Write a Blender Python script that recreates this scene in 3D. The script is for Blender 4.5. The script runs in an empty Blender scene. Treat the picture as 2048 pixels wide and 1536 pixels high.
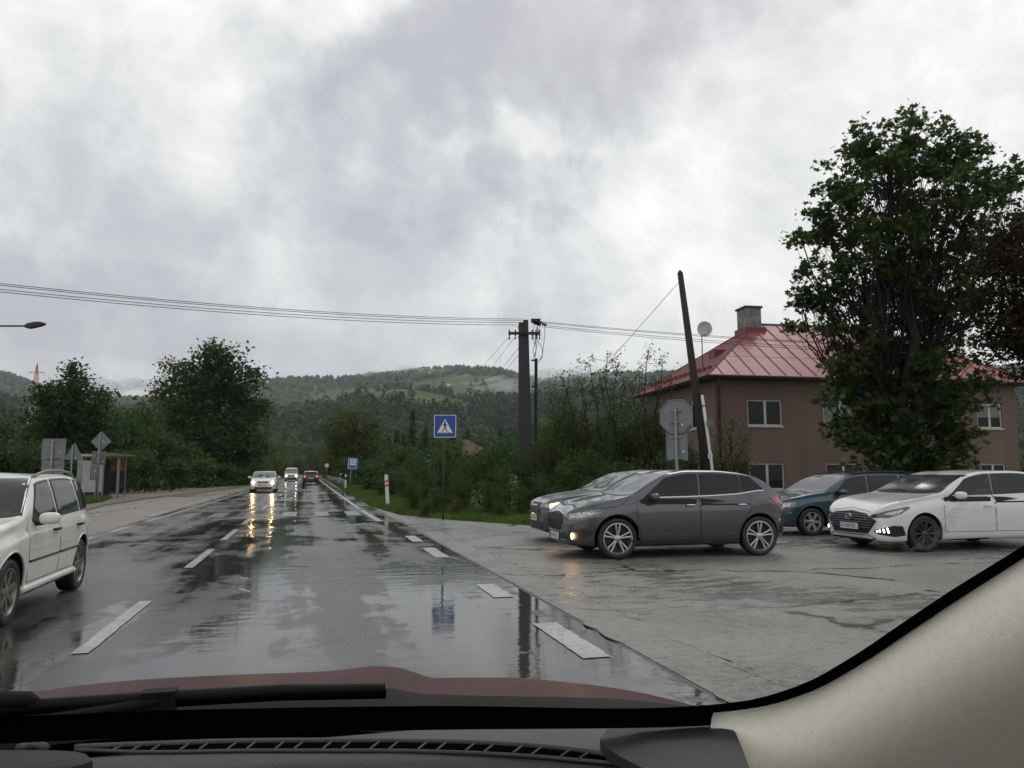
import bpy, bmesh, math, random
import numpy as np
from mathutils import Vector, Matrix
from mathutils.bvhtree import BVHTree
from mathutils.geometry import delaunay_2d_cdt

# ------------------------------------------------------------------ camera, world, sun, exposure
S = bpy.context.scene
COL = S.collection
FPX = 1540.0
PITCH = math.atan(175 / FPX)
YAW = math.atan(404 * math.cos(PITCH) / FPX)
EYE = 1.42
cd = bpy.data.cameras.new('camera'); cam = bpy.data.objects.new('camera', cd); COL.objects.link(cam)
cam.location = (0, 0, EYE); cam.rotation_euler = (math.pi / 2 + PITCH, 0, -YAW)
cd.sensor_width = 36; cd.lens = FPX / 2048 * 36; cd.clip_start = 0.05; cd.clip_end = 9000
S.camera = cam
FW = np.array([math.sin(YAW) * math.cos(PITCH), math.cos(YAW) * math.cos(PITCH), math.sin(PITCH)])
RT = np.array([math.cos(YAW), -math.sin(YAW), 0.0]); UP = np.cross(RT, FW)
CAM = np.array([0, 0, EYE])
def ray(px, py): return FW + RT * (px - 1024) / FPX - UP * (py - 768) / FPX
def g(px, py, z=0.0):
    d = ray(px, py); return CAM + d * ((z - EYE) / d[2])
def at(px, py, Y):
    d = ray(px, py); return CAM + d * (Y / d[1])
def dp(px, py, D):
    """point at camera depth D"""
    return CAM + ray(px, py) * D

S.render.engine = 'CYCLES'
S.cycles.use_denoising = True
S.cycles.max_bounces = 6; S.cycles.diffuse_bounces = 3; S.cycles.glossy_bounces = 4
S.cycles.transmission_bounces = 4; S.cycles.transparent_max_bounces = 16; S.cycles.volume_bounces = 0
S.cycles.sample_clamp_indirect = 8
S.view_settings.view_transform = 'Standard'; S.view_settings.look = 'None'
S.view_settings.exposure = 0.36; S.view_settings.gamma = 1.0

SUN_EL, SUN_AZ = math.radians(48), math.radians(35)      # behind cloud, ahead to the right
W = bpy.data.worlds.new('World'); S.world = W; W.use_nodes = True
nt = W.node_tree; N = nt.nodes; Lk = nt.links; N.clear()
def nd(t, **k):
    n = N.new(t)
    for a, b in k.items(): setattr(n, a, b)
    return n
def vmath(op, a, b=None):
    n = nd('ShaderNodeVectorMath', operation=op)
    for i, v in enumerate((a, b)):
        if v is None: continue
        if isinstance(v, (tuple, list)): n.inputs[i].default_value = v
        else: Lk.new(v, n.inputs[i])
    return n
def mth(op, a, b=None, clamp=False):
    n = nd('ShaderNodeMath', operation=op); n.use_clamp = clamp
    for i, v in enumerate((a, b)):
        if v is None: continue
        if isinstance(v, (int, float)): n.inputs[i].default_value = v
        else: Lk.new(v, n.inputs[i])
    return n.outputs[0]
tc = nd('ShaderNodeTexCoord')
D0 = tc.outputs['Generated']
sep = nd('ShaderNodeSeparateXYZ'); Lk.new(D0, sep.inputs[0])
zc = mth('ADD', mth('MAXIMUM', sep.outputs[2], 0.0), 0.16)
cx = mth('DIVIDE', sep.outputs[0], zc); cy = mth('DIVIDE', sep.outputs[1], zc)
cmb = nd('ShaderNodeCombineXYZ'); Lk.new(cx, cmb.inputs[0]); Lk.new(cy, cmb.inputs[1])
def noise(vec, scale, detail=6, rough=.55, dist=0.0):
    n = nd('ShaderNodeTexNoise'); n.inputs['Scale'].default_value = scale; n.inputs['Detail'].default_value = detail
    n.inputs['Roughness'].default_value = rough; n.inputs['Distortion'].default_value = dist
    Lk.new(vec, n.inputs['Vector']); return n
n1 = noise(D0, 2.6, 10, .62, .8)
n2 = noise(D0, 7.5, 10, .66, .5)
n3 = noise(cmb.outputs[0], 1.1, 9, .6, .3)
def cen(n, k): return mth('MULTIPLY', mth('SUBTRACT', n.outputs[0], .5), k)
val = mth('ADD', mth('ADD', cen(n1, 1.15), cen(n2, .85)), cen(n3, .75))
val = mth('ADD', val, .04)
# ragged directions for the large masses of cloud
dn = vmath('SUBTRACT', noise(D0, 5.0, 5, .6).outputs['Color'], (.5, .5, .5))
dsc = nd('ShaderNodeVectorMath', operation='SCALE'); Lk.new(dn.outputs[0], dsc.inputs[0]); dsc.inputs['Scale'].default_value = .34
Dd = vmath('NORMALIZE', vmath('ADD', D0, dsc.outputs[0]).outputs[0])
BL = [(1230, 300, 300, .16), (1450, 170, 150, .12), (1650, 260, 300, .17), (840, 300, 110, .30), (1880, 120, 240, .14), (350, 60, 420, .16), (480, 130, 200, .10),
      (1600, 480, 260, .02), (1000, 520, 250, .03), (1120, 20, 120, .14), (1000, 280, 90, .16),
      (680, 240, 190, -.28), (860, 170, 170, -.30), (1030, 110, 170, -.32), (1240, 50, 190, -.30), (1480, 80, 190, -.13), (1520, 250, 120, -.14),
      (960, 350, 120, -.24), (1080, 430, 90, -.2), (480, 380, 330, -.10), (40, 440, 230, -.18), (260, 500, 260, -.10),
      (0, 630, 110, -.22), (240, 740, 170, -.2), (900, 620, 420, -.10), (520, 620, 300, -.04), (1500, 640, 200, -.06)]
for (px, py, r, a) in BL:
    c = ray(px, py); c = c / np.linalg.norm(c)
    rad = r / FPX
    dt = vmath('DOT_PRODUCT', Dd.outputs[0], tuple(float(v) for v in c)).outputs['Value']
    mr = nd('ShaderNodeMapRange', interpolation_type='SMOOTHSTEP')
    mr.inputs['From Min'].default_value = math.cos(rad * 1.35); mr.inputs['From Max'].default_value = math.cos(rad * .1)
    mr.inputs['To Max'].default_value = a
    Lk.new(dt, mr.inputs['Value'])
    val = mth('ADD', val, mr.outputs[0])
ramp = nd('ShaderNodeValToRGB'); Lk.new(mth('ADD', val, 0.5), ramp.inputs[0])
er = ramp.color_ramp
er.elements[0].position = 0.10; er.elements[0].color = (.43, .435, .46, 1)
er.elements[1].position = 0.95; er.elements[1].color = (.92, .92, .905, 1)
for p, c in ((.33, (.52, .527, .545)), (.52, (.65, .658, .655)), (.72, (.78, .775, .76))):
    e = er.elements.new(p); e.color = (*c, 1)
sky = nd('ShaderNodeTexSky', sky_type='NISHITA'); sky.sun_disc = False
sky.sun_elevation = SUN_EL; sky.sun_rotation = SUN_AZ
bg1 = nd('ShaderNodeBackground'); bg1.inputs['Strength'].default_value = .08; Lk.new(sky.outputs[0], bg1.inputs[0])
bg2 = nd('ShaderNodeBackground'); bg2.inputs['Strength'].default_value = 1.0; Lk.new(ramp.outputs[0], bg2.inputs[0])
mx = nd('ShaderNodeMixShader'); mx.inputs[0].default_value = .93
Lk.new(bg1.outputs[0], mx.inputs[1]); Lk.new(bg2.outputs[0], mx.inputs[2])
wo = nd('ShaderNodeOutputWorld'); Lk.new(mx.outputs[0], wo.inputs[0])

sl = bpy.data.lights.new('sun', 'SUN'); sl.energy = .5; sl.angle = math.radians(25); sl.color = (1, .97, .92)
so = bpy.data.objects.new('sun', sl); COL.objects.link(so)
so.rotation_euler = (math.pi / 2 - SUN_EL, 0, -SUN_AZ + math.pi)
so.location = (0, 0, 50)

# ------------------------------------------------------------------ helpers
RNG = np.random.default_rng(7); random.seed(7)
def tag(o, label=None, cat=None, group=None, kind=None):
    if label: o['label'] = label
    if cat: o['category'] = cat
    if group: o['group'] = group
    if kind: o['kind'] = kind
    return o
def empty(name, loc=(0, 0, 0), rz=0.0, label=None, cat=None, group=None, kind=None):
    o = bpy.data.objects.new(name, None); COL.objects.link(o); o.empty_display_size = .2
    o.location = loc; o.rotation_euler = (0, 0, rz)
    return tag(o, label, cat, group, kind)
def link(name, me, mat=None, parent=None, **k):
    o = bpy.data.objects.new(name, me); COL.objects.link(o)
    if mat is not None:
        me.materials.clear()
        for m in (mat if isinstance(mat, (list, tuple)) else [mat]): me.materials.append(m)
    if parent is not None: o.parent = parent
    return tag(o, **k)
def mesh_np(name, V, F, smooth=False):
    """V (n,3) array; F (m,k) array or list of tuples"""
    me = bpy.data.meshes.new(name)
    if isinstance(F, np.ndarray):
        V = np.asarray(V, dtype=np.float32); m, k = F.shape
        me.vertices.add(len(V)); me.vertices.foreach_set('co', V.ravel())
        me.loops.add(m * k); me.loops.foreach_set('vertex_index', F.astype(np.int32).ravel())
        me.polygons.add(m); me.polygons.foreach_set('loop_start', np.arange(0, m * k, k, dtype=np.int32))
        me.polygons.foreach_set('loop_total', np.full(m, k, dtype=np.int32))
        me.update(calc_edges=True)
    else:
        me.from_pydata([tuple(map(float, v)) for v in V], [], [tuple(map(int, f)) for f in F]); me.update()
    if smooth: me.polygons.foreach_set('use_smooth', [True] * len(me.polygons))
    return me
class MB:
    def __init__(s): s.v = []; s.f = []
    def add(s, V, F):
        b = len(s.v); s.v += [tuple(map(float, p)) for p in V]; s.f += [tuple(i + b for i in f) for f in F]; return s
    def box(s, a, b, M=None):
        (x0, y0, z0), (x1, y1, z1) = a, b
        P = [(x0, y0, z0), (x1, y0, z0), (x1, y1, z0), (x0, y1, z0), (x0, y0, z1), (x1, y0, z1), (x1, y1, z1), (x0, y1, z1)]
        if M is not None: P = [tuple(M @ Vector(p)) for p in P]
        return s.add(P, [(0, 3, 2, 1), (4, 5, 6, 7), (0, 1, 5, 4), (1, 2, 6, 5), (2, 3, 7, 6), (3, 0, 4, 7)])
    def tube(s, pts, r, n=8, cap=True):
        pts = [Vector(p) for p in pts]
        rs = r if isinstance(r, (list, tuple)) else [r] * len(pts)
        V = []; prev = None
        for i, p in enumerate(pts):
            t = (pts[min(i + 1, len(pts) - 1)] - pts[max(i - 1, 0)]).normalized()
            if prev is None:
                a = Vector((0, 0, 1)) if abs(t.z) < .9 else Vector((1, 0, 0)); u = t.cross(a).normalized()
            else: u = (prev - t * prev.dot(t)).normalized()
            prev = u; w = t.cross(u)
            for k in range(n):
                an = 2 * math.pi * k / n
                V.append(p + (u * math.cos(an) + w * math.sin(an)) * rs[i])
        F = []
        for i in range(len(pts) - 1):
            for k in range(n):
                F.append((i * n + k, i * n + (k + 1) % n, (i + 1) * n + (k + 1) % n, (i + 1) * n + k))
        if cap: F.append(tuple(range(n))[::-1]); F.append(tuple((len(pts) - 1) * n + k for k in range(n)))
        return s.add(V, F)
    def prism(s, poly, o, u, v, n, th):
        """2-D polygon (a,b) -> o + a*u + b*v, extruded by th along n"""
        o, u, v, n = map(Vector, (o, u, v, n)); k = len(poly)
        A = [o + u * a + v * b for a, b in poly]; B = [p + n * th for p in A]
        F = [tuple(range(k))[::-1], tuple(range(k, 2 * k))] + [(i, (i + 1) % k, (i + 1) % k + k, i + k) for i in range(k)]
        return s.add(A + B, F)
    def me(s, name, smooth=False): 
        m = bpy.data.meshes.new(name); m.from_pydata(s.v, [], s.f); m.update()
        bm = bmesh.new(); bm.from_mesh(m); bmesh.ops.recalc_face_normals(bm, faces=bm.faces); bm.to_mesh(m); bm.free()
        if smooth: m.polygons.foreach_set('use_smooth', [True] * len(m.polygons))
        return m
    def build(s, name, mat, parent=None, smooth=False, **k): return link(name, s.me(name, smooth), mat, parent, **k)

def mat(name, col=(.5, .5, .5), rough=.5, metal=0.0, spec=.5, coat=0.0, emit=None, estr=0.0, noise_=None, bump=None, ior=None, croough=.05):
    """noise_ = (scale, amount, (sx,sy,sz)) multiplies the colour; bump = (scale, strength)"""
    m = bpy.data.materials.new(name); m.use_nodes = True; t = m.node_tree; b = t.nodes['Principled BSDF']
    b.inputs['Base Color'].default_value = (*col, 1); b.inputs['Roughness'].default_value = rough
    b.inputs['Metallic'].default_value = metal; b.inputs['Specular IOR Level'].default_value = spec
    b.inputs['Coat Weight'].default_value = coat; b.inputs['Coat Roughness'].default_value = croough
    if ior: b.inputs['IOR'].default_value = ior
    if emit: b.inputs['Emission Color'].default_value = (*emit, 1); b.inputs['Emission Strength'].default_value = estr
    tcn = t.nodes.new('ShaderNodeTexCoord')
    if noise_:
        sc, am, st = noise_
        mp = t.nodes.new('ShaderNodeMapping'); mp.inputs['Scale'].default_value = st; t.links.new(tcn.outputs['Object'], mp.inputs[0])
        nz = t.nodes.new('ShaderNodeTexNoise'); nz.inputs['Scale'].default_value = sc; nz.inputs['Detail'].default_value = 6
        nz.inputs['Roughness'].default_value = .6
        t.links.new(mp.outputs[0], nz.inputs['Vector'])
        mr = t.nodes.new('ShaderNodeMapRange'); mr.inputs['From Min'].default_value = .3; mr.inputs['From Max'].default_value = .7
        mr.inputs['To Min'].default_value = 1 - am; mr.inputs['To Max'].default_value = 1 + am
        t.links.new(nz.outputs[0], mr.inputs[0])
        vm = t.nodes.new('ShaderNodeVectorMath'); vm.operation = 'SCALE'; vm.inputs[0].default_value = col
        t.links.new(mr.outputs[0], vm.inputs['Scale']); t.links.new(vm.outputs[0], b.inputs['Base Color'])
    if bump:
        nb = t.nodes.new('ShaderNodeTexNoise'); nb.inputs['Scale'].default_value = bump[0]; nb.inputs['Detail'].default_value = 5
        t.links.new(tcn.outputs['Object'], nb.inputs['Vector'])
        bp = t.nodes.new('ShaderNodeBump'); bp.inputs['Strength'].default_value = bump[1]; bp.inputs['Distance'].default_value = .02
        t.links.new(nb.outputs[0], bp.inputs['Height']); t.links.new(bp.outputs[0], b.inputs['Normal'])
    return m
def leafmat(name, c1, c2, scale=.5, trans=.4, rough=.55):
    m = bpy.data.materials.new(name); m.use_nodes = True; t = m.node_tree; b = t.nodes['Principled BSDF']
    ge = t.nodes.new('ShaderNodeNewGeometry'); tcn = t.nodes.new('ShaderNodeTexCoord')
    nz = t.nodes.new('ShaderNodeTexNoise'); nz.inputs['Scale'].default_value = scale; nz.inputs['Detail'].default_value = 3
    t.links.new(tcn.outputs['Object'], nz.inputs['Vector'])
    ad = t.nodes.new('ShaderNodeMath'); ad.operation = 'MULTIPLY_ADD'; ad.inputs[1].default_value = .55
    t.links.new(ge.outputs['Random Per Island'], ad.inputs[0]); 
    mr = t.nodes.new('ShaderNodeMapRange'); mr.inputs['From Min'].default_value = .35; mr.inputs['From Max'].default_value = .65
    mr.inputs['To Max'].default_value = .6
    t.links.new(nz.outputs[0], mr.inputs[0]); t.links.new(mr.outputs[0], ad.inputs[2])
    mxn = t.nodes.new('ShaderNodeMix'); mxn.data_type = 'RGBA'
    mxn.inputs['A'].default_value = (*c1, 1); mxn.inputs['B'].default_value = (*c2, 1)
    t.links.new(ad.outputs[0], mxn.inputs['Factor'])
    b.inputs['Roughness'].default_value = rough; b.inputs['Specular IOR Level'].default_value = .18
    t.links.new(mxn.outputs['Result'], b.inputs['Base Color'])
    tr = t.nodes.new('ShaderNodeBsdfTranslucent'); t.links.new(mxn.outputs['Result'], tr.inputs[0])
    ms = t.nodes.new('ShaderNodeMixShader'); ms.inputs[0].default_value = trans
    t.links.new(b.outputs[0], ms.inputs[1]); t.links.new(tr.outputs[0], ms.inputs[2])
    t.links.new(ms.outputs[0], t.nodes['Material Output'].inputs['Surface'])
    return m

M = {}
M['white_paint'] = mat('white_paint', (.66, .66, .61), .3, coat=.8, noise_=(2.6, .10, (1, 1, 1)))
M['white_wet'] = mat('white_wet_paint', (.66, .66, .64), .3, coat=.9, noise_=(3, .05, (1, 1, 1)))
M['grey_paint'] = mat('grey_metal_paint', (.085, .090, .100), .27, metal=.85, coat=.9, croough=.06)
M['dark_paint'] = mat('dark_metal_paint', (.055, .062, .075), .33, metal=.5, coat=.8, croough=.16)
M['blue_paint'] = mat('blue_paint', (.018, .055, .085), .35, metal=.4, coat=1, croough=.08)
M['black_paint'] = mat('black_paint', (.02, .022, .03), .3, coat=.8)
M['red_paint'] = mat('red_paint', (.055, .003, .005), .40, metal=0, spec=.15, coat=.18, croough=.25, bump=(120, .6), noise_=(5, .3, (1, 1, 1)))
M['trim'] = mat('black_trim', (.012, .012, .013), .5)
M['seam'] = mat('panel_gap', (.01, .01, .01), .8)
M['cladding'] = mat('black_plastic', (.02, .021, .022), .55, noise_=(12, .2, (1, 1, 1)))
M['glass'] = mat('car_glass', (.010, .013, .014), .03, spec=.5, ior=1.42)
M['glass_wet'] = mat('wet_windscreen', (.035, .042, .042), .10, spec=1.0, ior=1.8)
M['rubber'] = mat('tyre_rubber', (.014, .014, .014), .6, noise_=(20, .25, (1, 1, 1)))
M['rim'] = mat('alloy', (.42, .42, .43), .3, metal=.85)
M['rim_grey'] = mat('worn_alloy', (.24, .23, .21), .4, metal=.7)
M['rim_dark'] = mat('dark_alloy', (.05, .055, .06), .4, metal=.6)
M['well'] = mat('wheel_well', (.006, .006, .006), .9)
M['chrome'] = mat('chrome', (.62, .62, .63), .14, metal=1)
M['lamp'] = mat('lamp_lens', (.16, .17, .17), .15, metal=.5, coat=.8, noise_=(28, .9, (1, 1, 1)))
M['lamp_dark'] = mat('smoked_lamp_lens', (.07, .07, .08), .1, metal=.3, coat=1)
M['lamp_in'] = mat('lamp_reflector', (.40, .41, .42), .2, metal=.7, noise_=(30, .9, (1, 1, 1)))
M['tail'] = mat('tail_lens', (.25, .008, .012), .15, coat=1)
M['tail_on'] = mat('tail_lit', (.3, .01, .01), .3, emit=(1, .05, .04), estr=4)
M['head_on'] = mat('headlamp_lit', (1, .9, .7), .3, emit=(1, .60, .20), estr=150)
M['van_on'] = mat('van_lamp_lit', (1, .95, .85), .3, emit=(.9, 1, .8), estr=22)
M['drl_on'] = mat('running_light_lit', (1, 1, .95), .3, emit=(1, 1, .9), estr=8)
M['amber_on'] = mat('indicator_lit', (1, .7, .35), .3, emit=(1, .52, .16), estr=16)
M['fog_on'] = mat('fog_lamp_lit', (1, .8, .5), .3, emit=(1, .62, .22), estr=60)
M['plate'] = mat('number_plate', (.62, .62, .62), .4)
M['plate_blue'] = mat('plate_band', (.02, .05, .3), .4)
M['ink'] = mat('plate_ink', (.02, .02, .02), .5)
M['steel'] = mat('galvanised', (.22, .23, .23), .5, metal=.6, noise_=(8, .15, (1, 1, 1)))
M['signback'] = mat('sign_back', (.20, .21, .21), .55, metal=.3, noise_=(4, .12, (1, 1, 1)))
M['signwhite'] = mat('sign_white', (.72, .73, .72), .4)
M['signblue'] = mat('sign_blue', (.012, .06, .30), .4)
M['busblue'] = mat('bus_sign_blue', (.02, .14, .38), .4)
M['signred'] = mat('sign_red', (.5, .03, .03), .4)
M['ink2'] = mat('sign_black', (.015, .015, .015), .5)
M['concrete'] = mat('pole_concrete', (.040, .041, .039), .85, noise_=(5, .25, (1, 1, .3)))
M['wood_dark'] = mat('tarred_wood', (.022, .019, .017), .8, noise_=(10, .3, (1, 1, .1)))
M['bark'] = mat('bark', (.013, .011, .009), .9, noise_=(9, .35, (1, 1, .25)))
M['wire'] = mat('wire', (.02, .02, .022), .6)
M['post_white'] = mat('post_white', (.68, .68, .65), .5, noise_=(6, .12, (1, 1, 1)))
M['refl_orange'] = mat('reflector_orange', (.6, .10, .02), .4)
M['dirty'] = None
# ------------------------------------------------------------------ ground, roads, markings
def nodemat(name):
    m = bpy.data.materials.new(name); m.use_nodes = True; t = m.node_tree
    return m, t, t.nodes['Principled BSDF']
def tn(t, typ, **k):
    n = t.nodes.new(typ)
    for a, b in k.items(): setattr(n, a, b)
    return n
def t_noise(t, scale, stretch=(1, 1, 1), detail=5, rough=.55, dist=0., loc=(0, 0, 0)):
    c = tn(t, 'ShaderNodeTexCoord'); mp = tn(t, 'ShaderNodeMapping'); mp.inputs['Scale'].default_value = stretch
    mp.inputs['Location'].default_value = loc
    t.links.new(c.outputs['Object'], mp.inputs[0]); n = tn(t, 'ShaderNodeTexNoise')
    n.inputs['Scale'].default_value = scale; n.inputs['Detail'].default_value = detail; n.inputs['Roughness'].default_value = rough
    n.inputs['Distortion'].default_value = dist
    t.links.new(mp.outputs[0], n.inputs['Vector']); return n.outputs[0]
def t_map(t, v, a, b, c, d, smooth=True):
    m = tn(t, 'ShaderNodeMapRange'); m.interpolation_type = 'SMOOTHSTEP' if smooth else 'LINEAR'
    for k, x in zip(('From Min', 'From Max', 'To Min', 'To Max'), (a, b, c, d)): m.inputs[k].default_value = x
    t.links.new(v, m.inputs['Value']); return m.outputs[0]
def t_math(t, op, a, b=None, clamp=False):
    n = tn(t, 'ShaderNodeMath', operation=op); n.use_clamp = clamp
    for i, v in enumerate((a, b)):
        if v is None: continue
        if isinstance(v, (int, float)): n.inputs[i].default_value = v
        else: t.links.new(v, n.inputs[i])
    return n.outputs[0]
def t_mix(t, f, a, b):
    m = tn(t, 'ShaderNodeMix', data_type='RGBA')
    for k, v in (('Factor', f), ('A', a), ('B', b)):
        if isinstance(v, (tuple, list)): m.inputs[k].default_value = (*v, 1) if len(v) == 3 else v
        elif isinstance(v, (int, float)): m.inputs[k].default_value = v
        else: t.links.new(v, m.inputs[k])
    return m.outputs['Result']

def wet_road():
    m, t, b = nodemat('wet_asphalt')
    geo = tn(t, 'ShaderNodeTexCoord'); sx = tn(t, 'ShaderNodeSeparateXYZ'); t.links.new(geo.outputs['Object'], sx.inputs[0])
    X, Y = sx.outputs[0], sx.outputs[1]
    fine = t_noise(t, 70, detail=4, rough=.7); med = t_noise(t, 1.6, (1, .8, 1), 8, .68, .3)
    patch = t_noise(t, .42, (1.1, .55, 1), 6, .62, .7, (3, 7, 0)); streak = t_noise(t, 1.6, (1.6, .05, 1), 5, .6)
    rag = t_noise(t, 5, (.7, 1.3, 1), 6, .7)
    def bump_at(c, w, h):
        return t_map(t, t_math(t, 'ABSOLUTE', t_math(t, 'SUBTRACT', X, c)), 0, w, h, 0)
    lane = t_map(t, X, -2.4, -.9, 0.0, .10)
    track = t_math(t, 'ADD', bump_at(-.55, .42, .12), bump_at(1.25, .45, .12))
    track = t_math(t, 'ADD', track, t_math(t, 'ADD', bump_at(-2.5, .3, .06), bump_at(-3.9, .3, .06)))
    gut = t_map(t, X, 1.9, 2.4, 0, .03)
    centre = bump_at(.35, .35, -.10)
    far = t_map(t, Y, 14, 26, .0, -.05)
    near = t_map(t, Y, 5, 10, .07, 0)
    wet = patch
    for q in (lane, track, gut, centre, far, near): wet = t_math(t, 'ADD', wet, q)
    wet = t_math(t, 'ADD', wet, t_math(t, 'MULTIPLY', t_math(t, 'SUBTRACT', streak, .5), .40))
    wet = t_math(t, 'ADD', wet, t_math(t, 'MULTIPLY', t_math(t, 'SUBTRACT', med, .5), .55))
    wet = t_math(t, 'ADD', wet, t_math(t, 'MULTIPLY', t_math(t, 'SUBTRACT', rag, .5), .16))
    pud = t_map(t, wet, .545, .64, 0, 1)
    film = t_map(t, wet, .36, .56, 0, 1)
    rough = t_math(t, 'ADD', t_math(t, 'MULTIPLY', t_math(t, 'SUBTRACT', 1.0, pud), .13), .035)
    rough = t_math(t, 'ADD', rough, t_math(t, 'MULTIPLY', t_math(t, 'SUBTRACT', 1.0, film), .17))
    t.links.new(rough, b.inputs['Roughness'])
    c = t_mix(t, t_map(t, med, .35, .65, 0, 1), (.034, .033, .031), (.062, .060, .055))
    c = t_mix(t, t_math(t, 'MULTIPLY', fine, .5), c, (.095, .092, .085))
    c = t_mix(t, t_math(t, 'MULTIPLY', t_math(t, 'SUBTRACT', 1.0, film), .5), c, (.10, .098, .09))
    c = t_mix(t, t_math(t, 'MULTIPLY', pud, .6), c, (.024, .025, .023))
    t.links.new(c, b.inputs['Base Color'])
    b.inputs['IOR'].default_value = 1.42
    h = t_math(t, 'ADD', t_math(t, 'MULTIPLY', t_math(t, 'MULTIPLY', fine, t_math(t, 'SUBTRACT', 1.0, pud)), .35), t_math(t, 'MULTIPLY', t_noise(t, 3.4, (.5, 1.2, 1), 5, .6), .6))
    bp = tn(t, 'ShaderNodeBump'); bp.inputs['Strength'].default_value = .34; bp.inputs['Distance'].default_value = .014
    t.links.new(h, bp.inputs['Height']); t.links.new(bp.outputs[0], b.inputs['Normal'])
    return m
def old_asphalt(name, c1, c2, r0, r1, cracks=True, warm=None, ior=1.4):
    m, t, b = nodemat(name)
    fine = t_math(t, 'ADD', t_math(t, 'MULTIPLY', t_noise(t, 34, detail=5, rough=.75), .5), t_math(t, 'MULTIPLY', t_noise(t, 9, (.8, 1.3, 1), 7, .75), .5)); med = t_noise(t, .8, detail=6, rough=.6); big = t_noise(t, .22, (1, .6, 1), 4, .5, .4, (5, 2, 0))
    c = t_mix(t, t_map(t, med, .36, .62, 0, 1), c1, c2)
    c = t_mix(t, t_math(t, 'MULTIPLY', t_map(t, fine, .42, .60, 0, 1), .7), c, tuple(min(1, v * 1.7) for v in c2))
    if warm: c = t_mix(t, t_map(t, big, .45, .65, 0, .6), c, warm)
    wet = t_map(t, t_math(t, 'ADD', big, t_math(t, 'MULTIPLY', t_math(t, 'SUBTRACT', t_noise(t, 3.0, (.6, 1.6, 1), 7, .7), .5), .8)), .55, .66, 0, 1)
    rough = t_math(t, 'ADD', t_math(t, 'MULTIPLY', t_math(t, 'SUBTRACT', 1.0, wet), r1 - r0), r0)
    if cracks:
        cc = tn(t, 'ShaderNodeTexCoord'); mp = tn(t, 'ShaderNodeMapping'); mp.inputs['Scale'].default_value = (.16, .34, 1)
        nz = tn(t, 'ShaderNodeTexNoise'); nz.inputs['Scale'].default_value = 1.5; nz.inputs['Detail'].default_value = 6
        t.links.new(cc.outputs['Object'], nz.inputs['Vector'])
        va = tn(t, 'ShaderNodeVectorMath', operation='MULTIPLY_ADD'); va.inputs[1].default_value = (.9, .9, 0)
        t.links.new(nz.outputs['Color'], va.inputs[0]); t.links.new(cc.outputs['Object'], va.inputs[2])
        t.links.new(va.outputs[0], mp.inputs[0])
        vo = tn(t, 'ShaderNodeTexVoronoi', feature='DISTANCE_TO_EDGE'); t.links.new(mp.outputs[0], vo.inputs['Vector']); vo.inputs['Scale'].default_value = 1.0
        gate = t_map(t, t_noise(t, .9, detail=4, loc=(9, 1, 0)), .42, .52, 0, 1)
        cr = t_math(t, 'MULTIPLY', t_map(t, vo.outputs['Distance'], .0, .018, 1, 0), gate)
        pits = t_map(t, t_noise(t, 11, (.6, 1.6, 1), 6, .75, 0, (4, 4, 0)), .585, .66, 0, .85)
        cr = t_math(t, 'MAXIMUM', cr, pits)
        c = t_mix(t, cr, c, (.018, .018, .017))
        rough = t_math(t, 'MULTIPLY', rough, t_map(t, cr, 0, 1, 1, .35))
    t.links.new(c, b.inputs['Base Color']); t.links.new(rough, b.inputs['Roughness'])
    b.inputs['IOR'].default_value = ior
    bp = tn(t, 'ShaderNodeBump'); bp.inputs['Strength'].default_value = .6; bp.inputs['Distance'].default_value = .015
    t.links.new(fine, bp.inputs['Height']); t.links.new(bp.outputs[0], b.inputs['Normal'])
    return m
M['road'] = wet_road()
M['apron'] = old_asphalt('worn_side_road', (.076, .075, .069), (.150, .147, .134), .10, .48, ior=1.45)
M['bay'] = old_asphalt('bus_bay_surface', (.12, .108, .094), (.17, .152, .132), .2, .5, warm=(.15, .12, .095))
M['gutter'] = old_asphalt('gutter_strip', (.085, .084, .078), (.155, .152, .140), .14, .46)
def line_paint(pc=(.40, .405, .385), thr=.50):
    m, t, b = nodemat('worn_line_paint')
    w = t_noise(t, 14, detail=8, rough=.8); v = t_noise(t, 2.5, detail=3)
    c = t_mix(t, t_map(t, w, thr, thr + .12, 0, .9), pc, (.08, .08, .075))
    c = t_mix(t, t_map(t, v, .35, .7, 0, .55), c, tuple(v * .5 for v in pc))
    t.links.new(c, b.inputs['Base Color']); b.inputs['Roughness'].default_value = .28
    return m
M['paint_line'] = line_paint(); M['faded'] = line_paint((.24, .245, .235), .46)
def soil():
    m, t, b = nodemat('grass_ground')
    a = t_noise(t, .5, detail=6); f = t_noise(t, 20, detail=4)
    c = t_mix(t, a, (.035, .065, .014), (.070, .105, .028)); c = t_mix(t, t_map(t, f, .4, .7, 0, .5), c, (.04, .033, .018))
    t.links.new(c, b.inputs['Base Color']); b.inputs['Roughness'].default_value = .9
    return m
M['soil'] = soil()
M['gravel'] = mat('brown_gravel', (.13, .098, .072), .7, noise_=(14, .35, (1, 1, 1)), bump=(40, .5))

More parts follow.
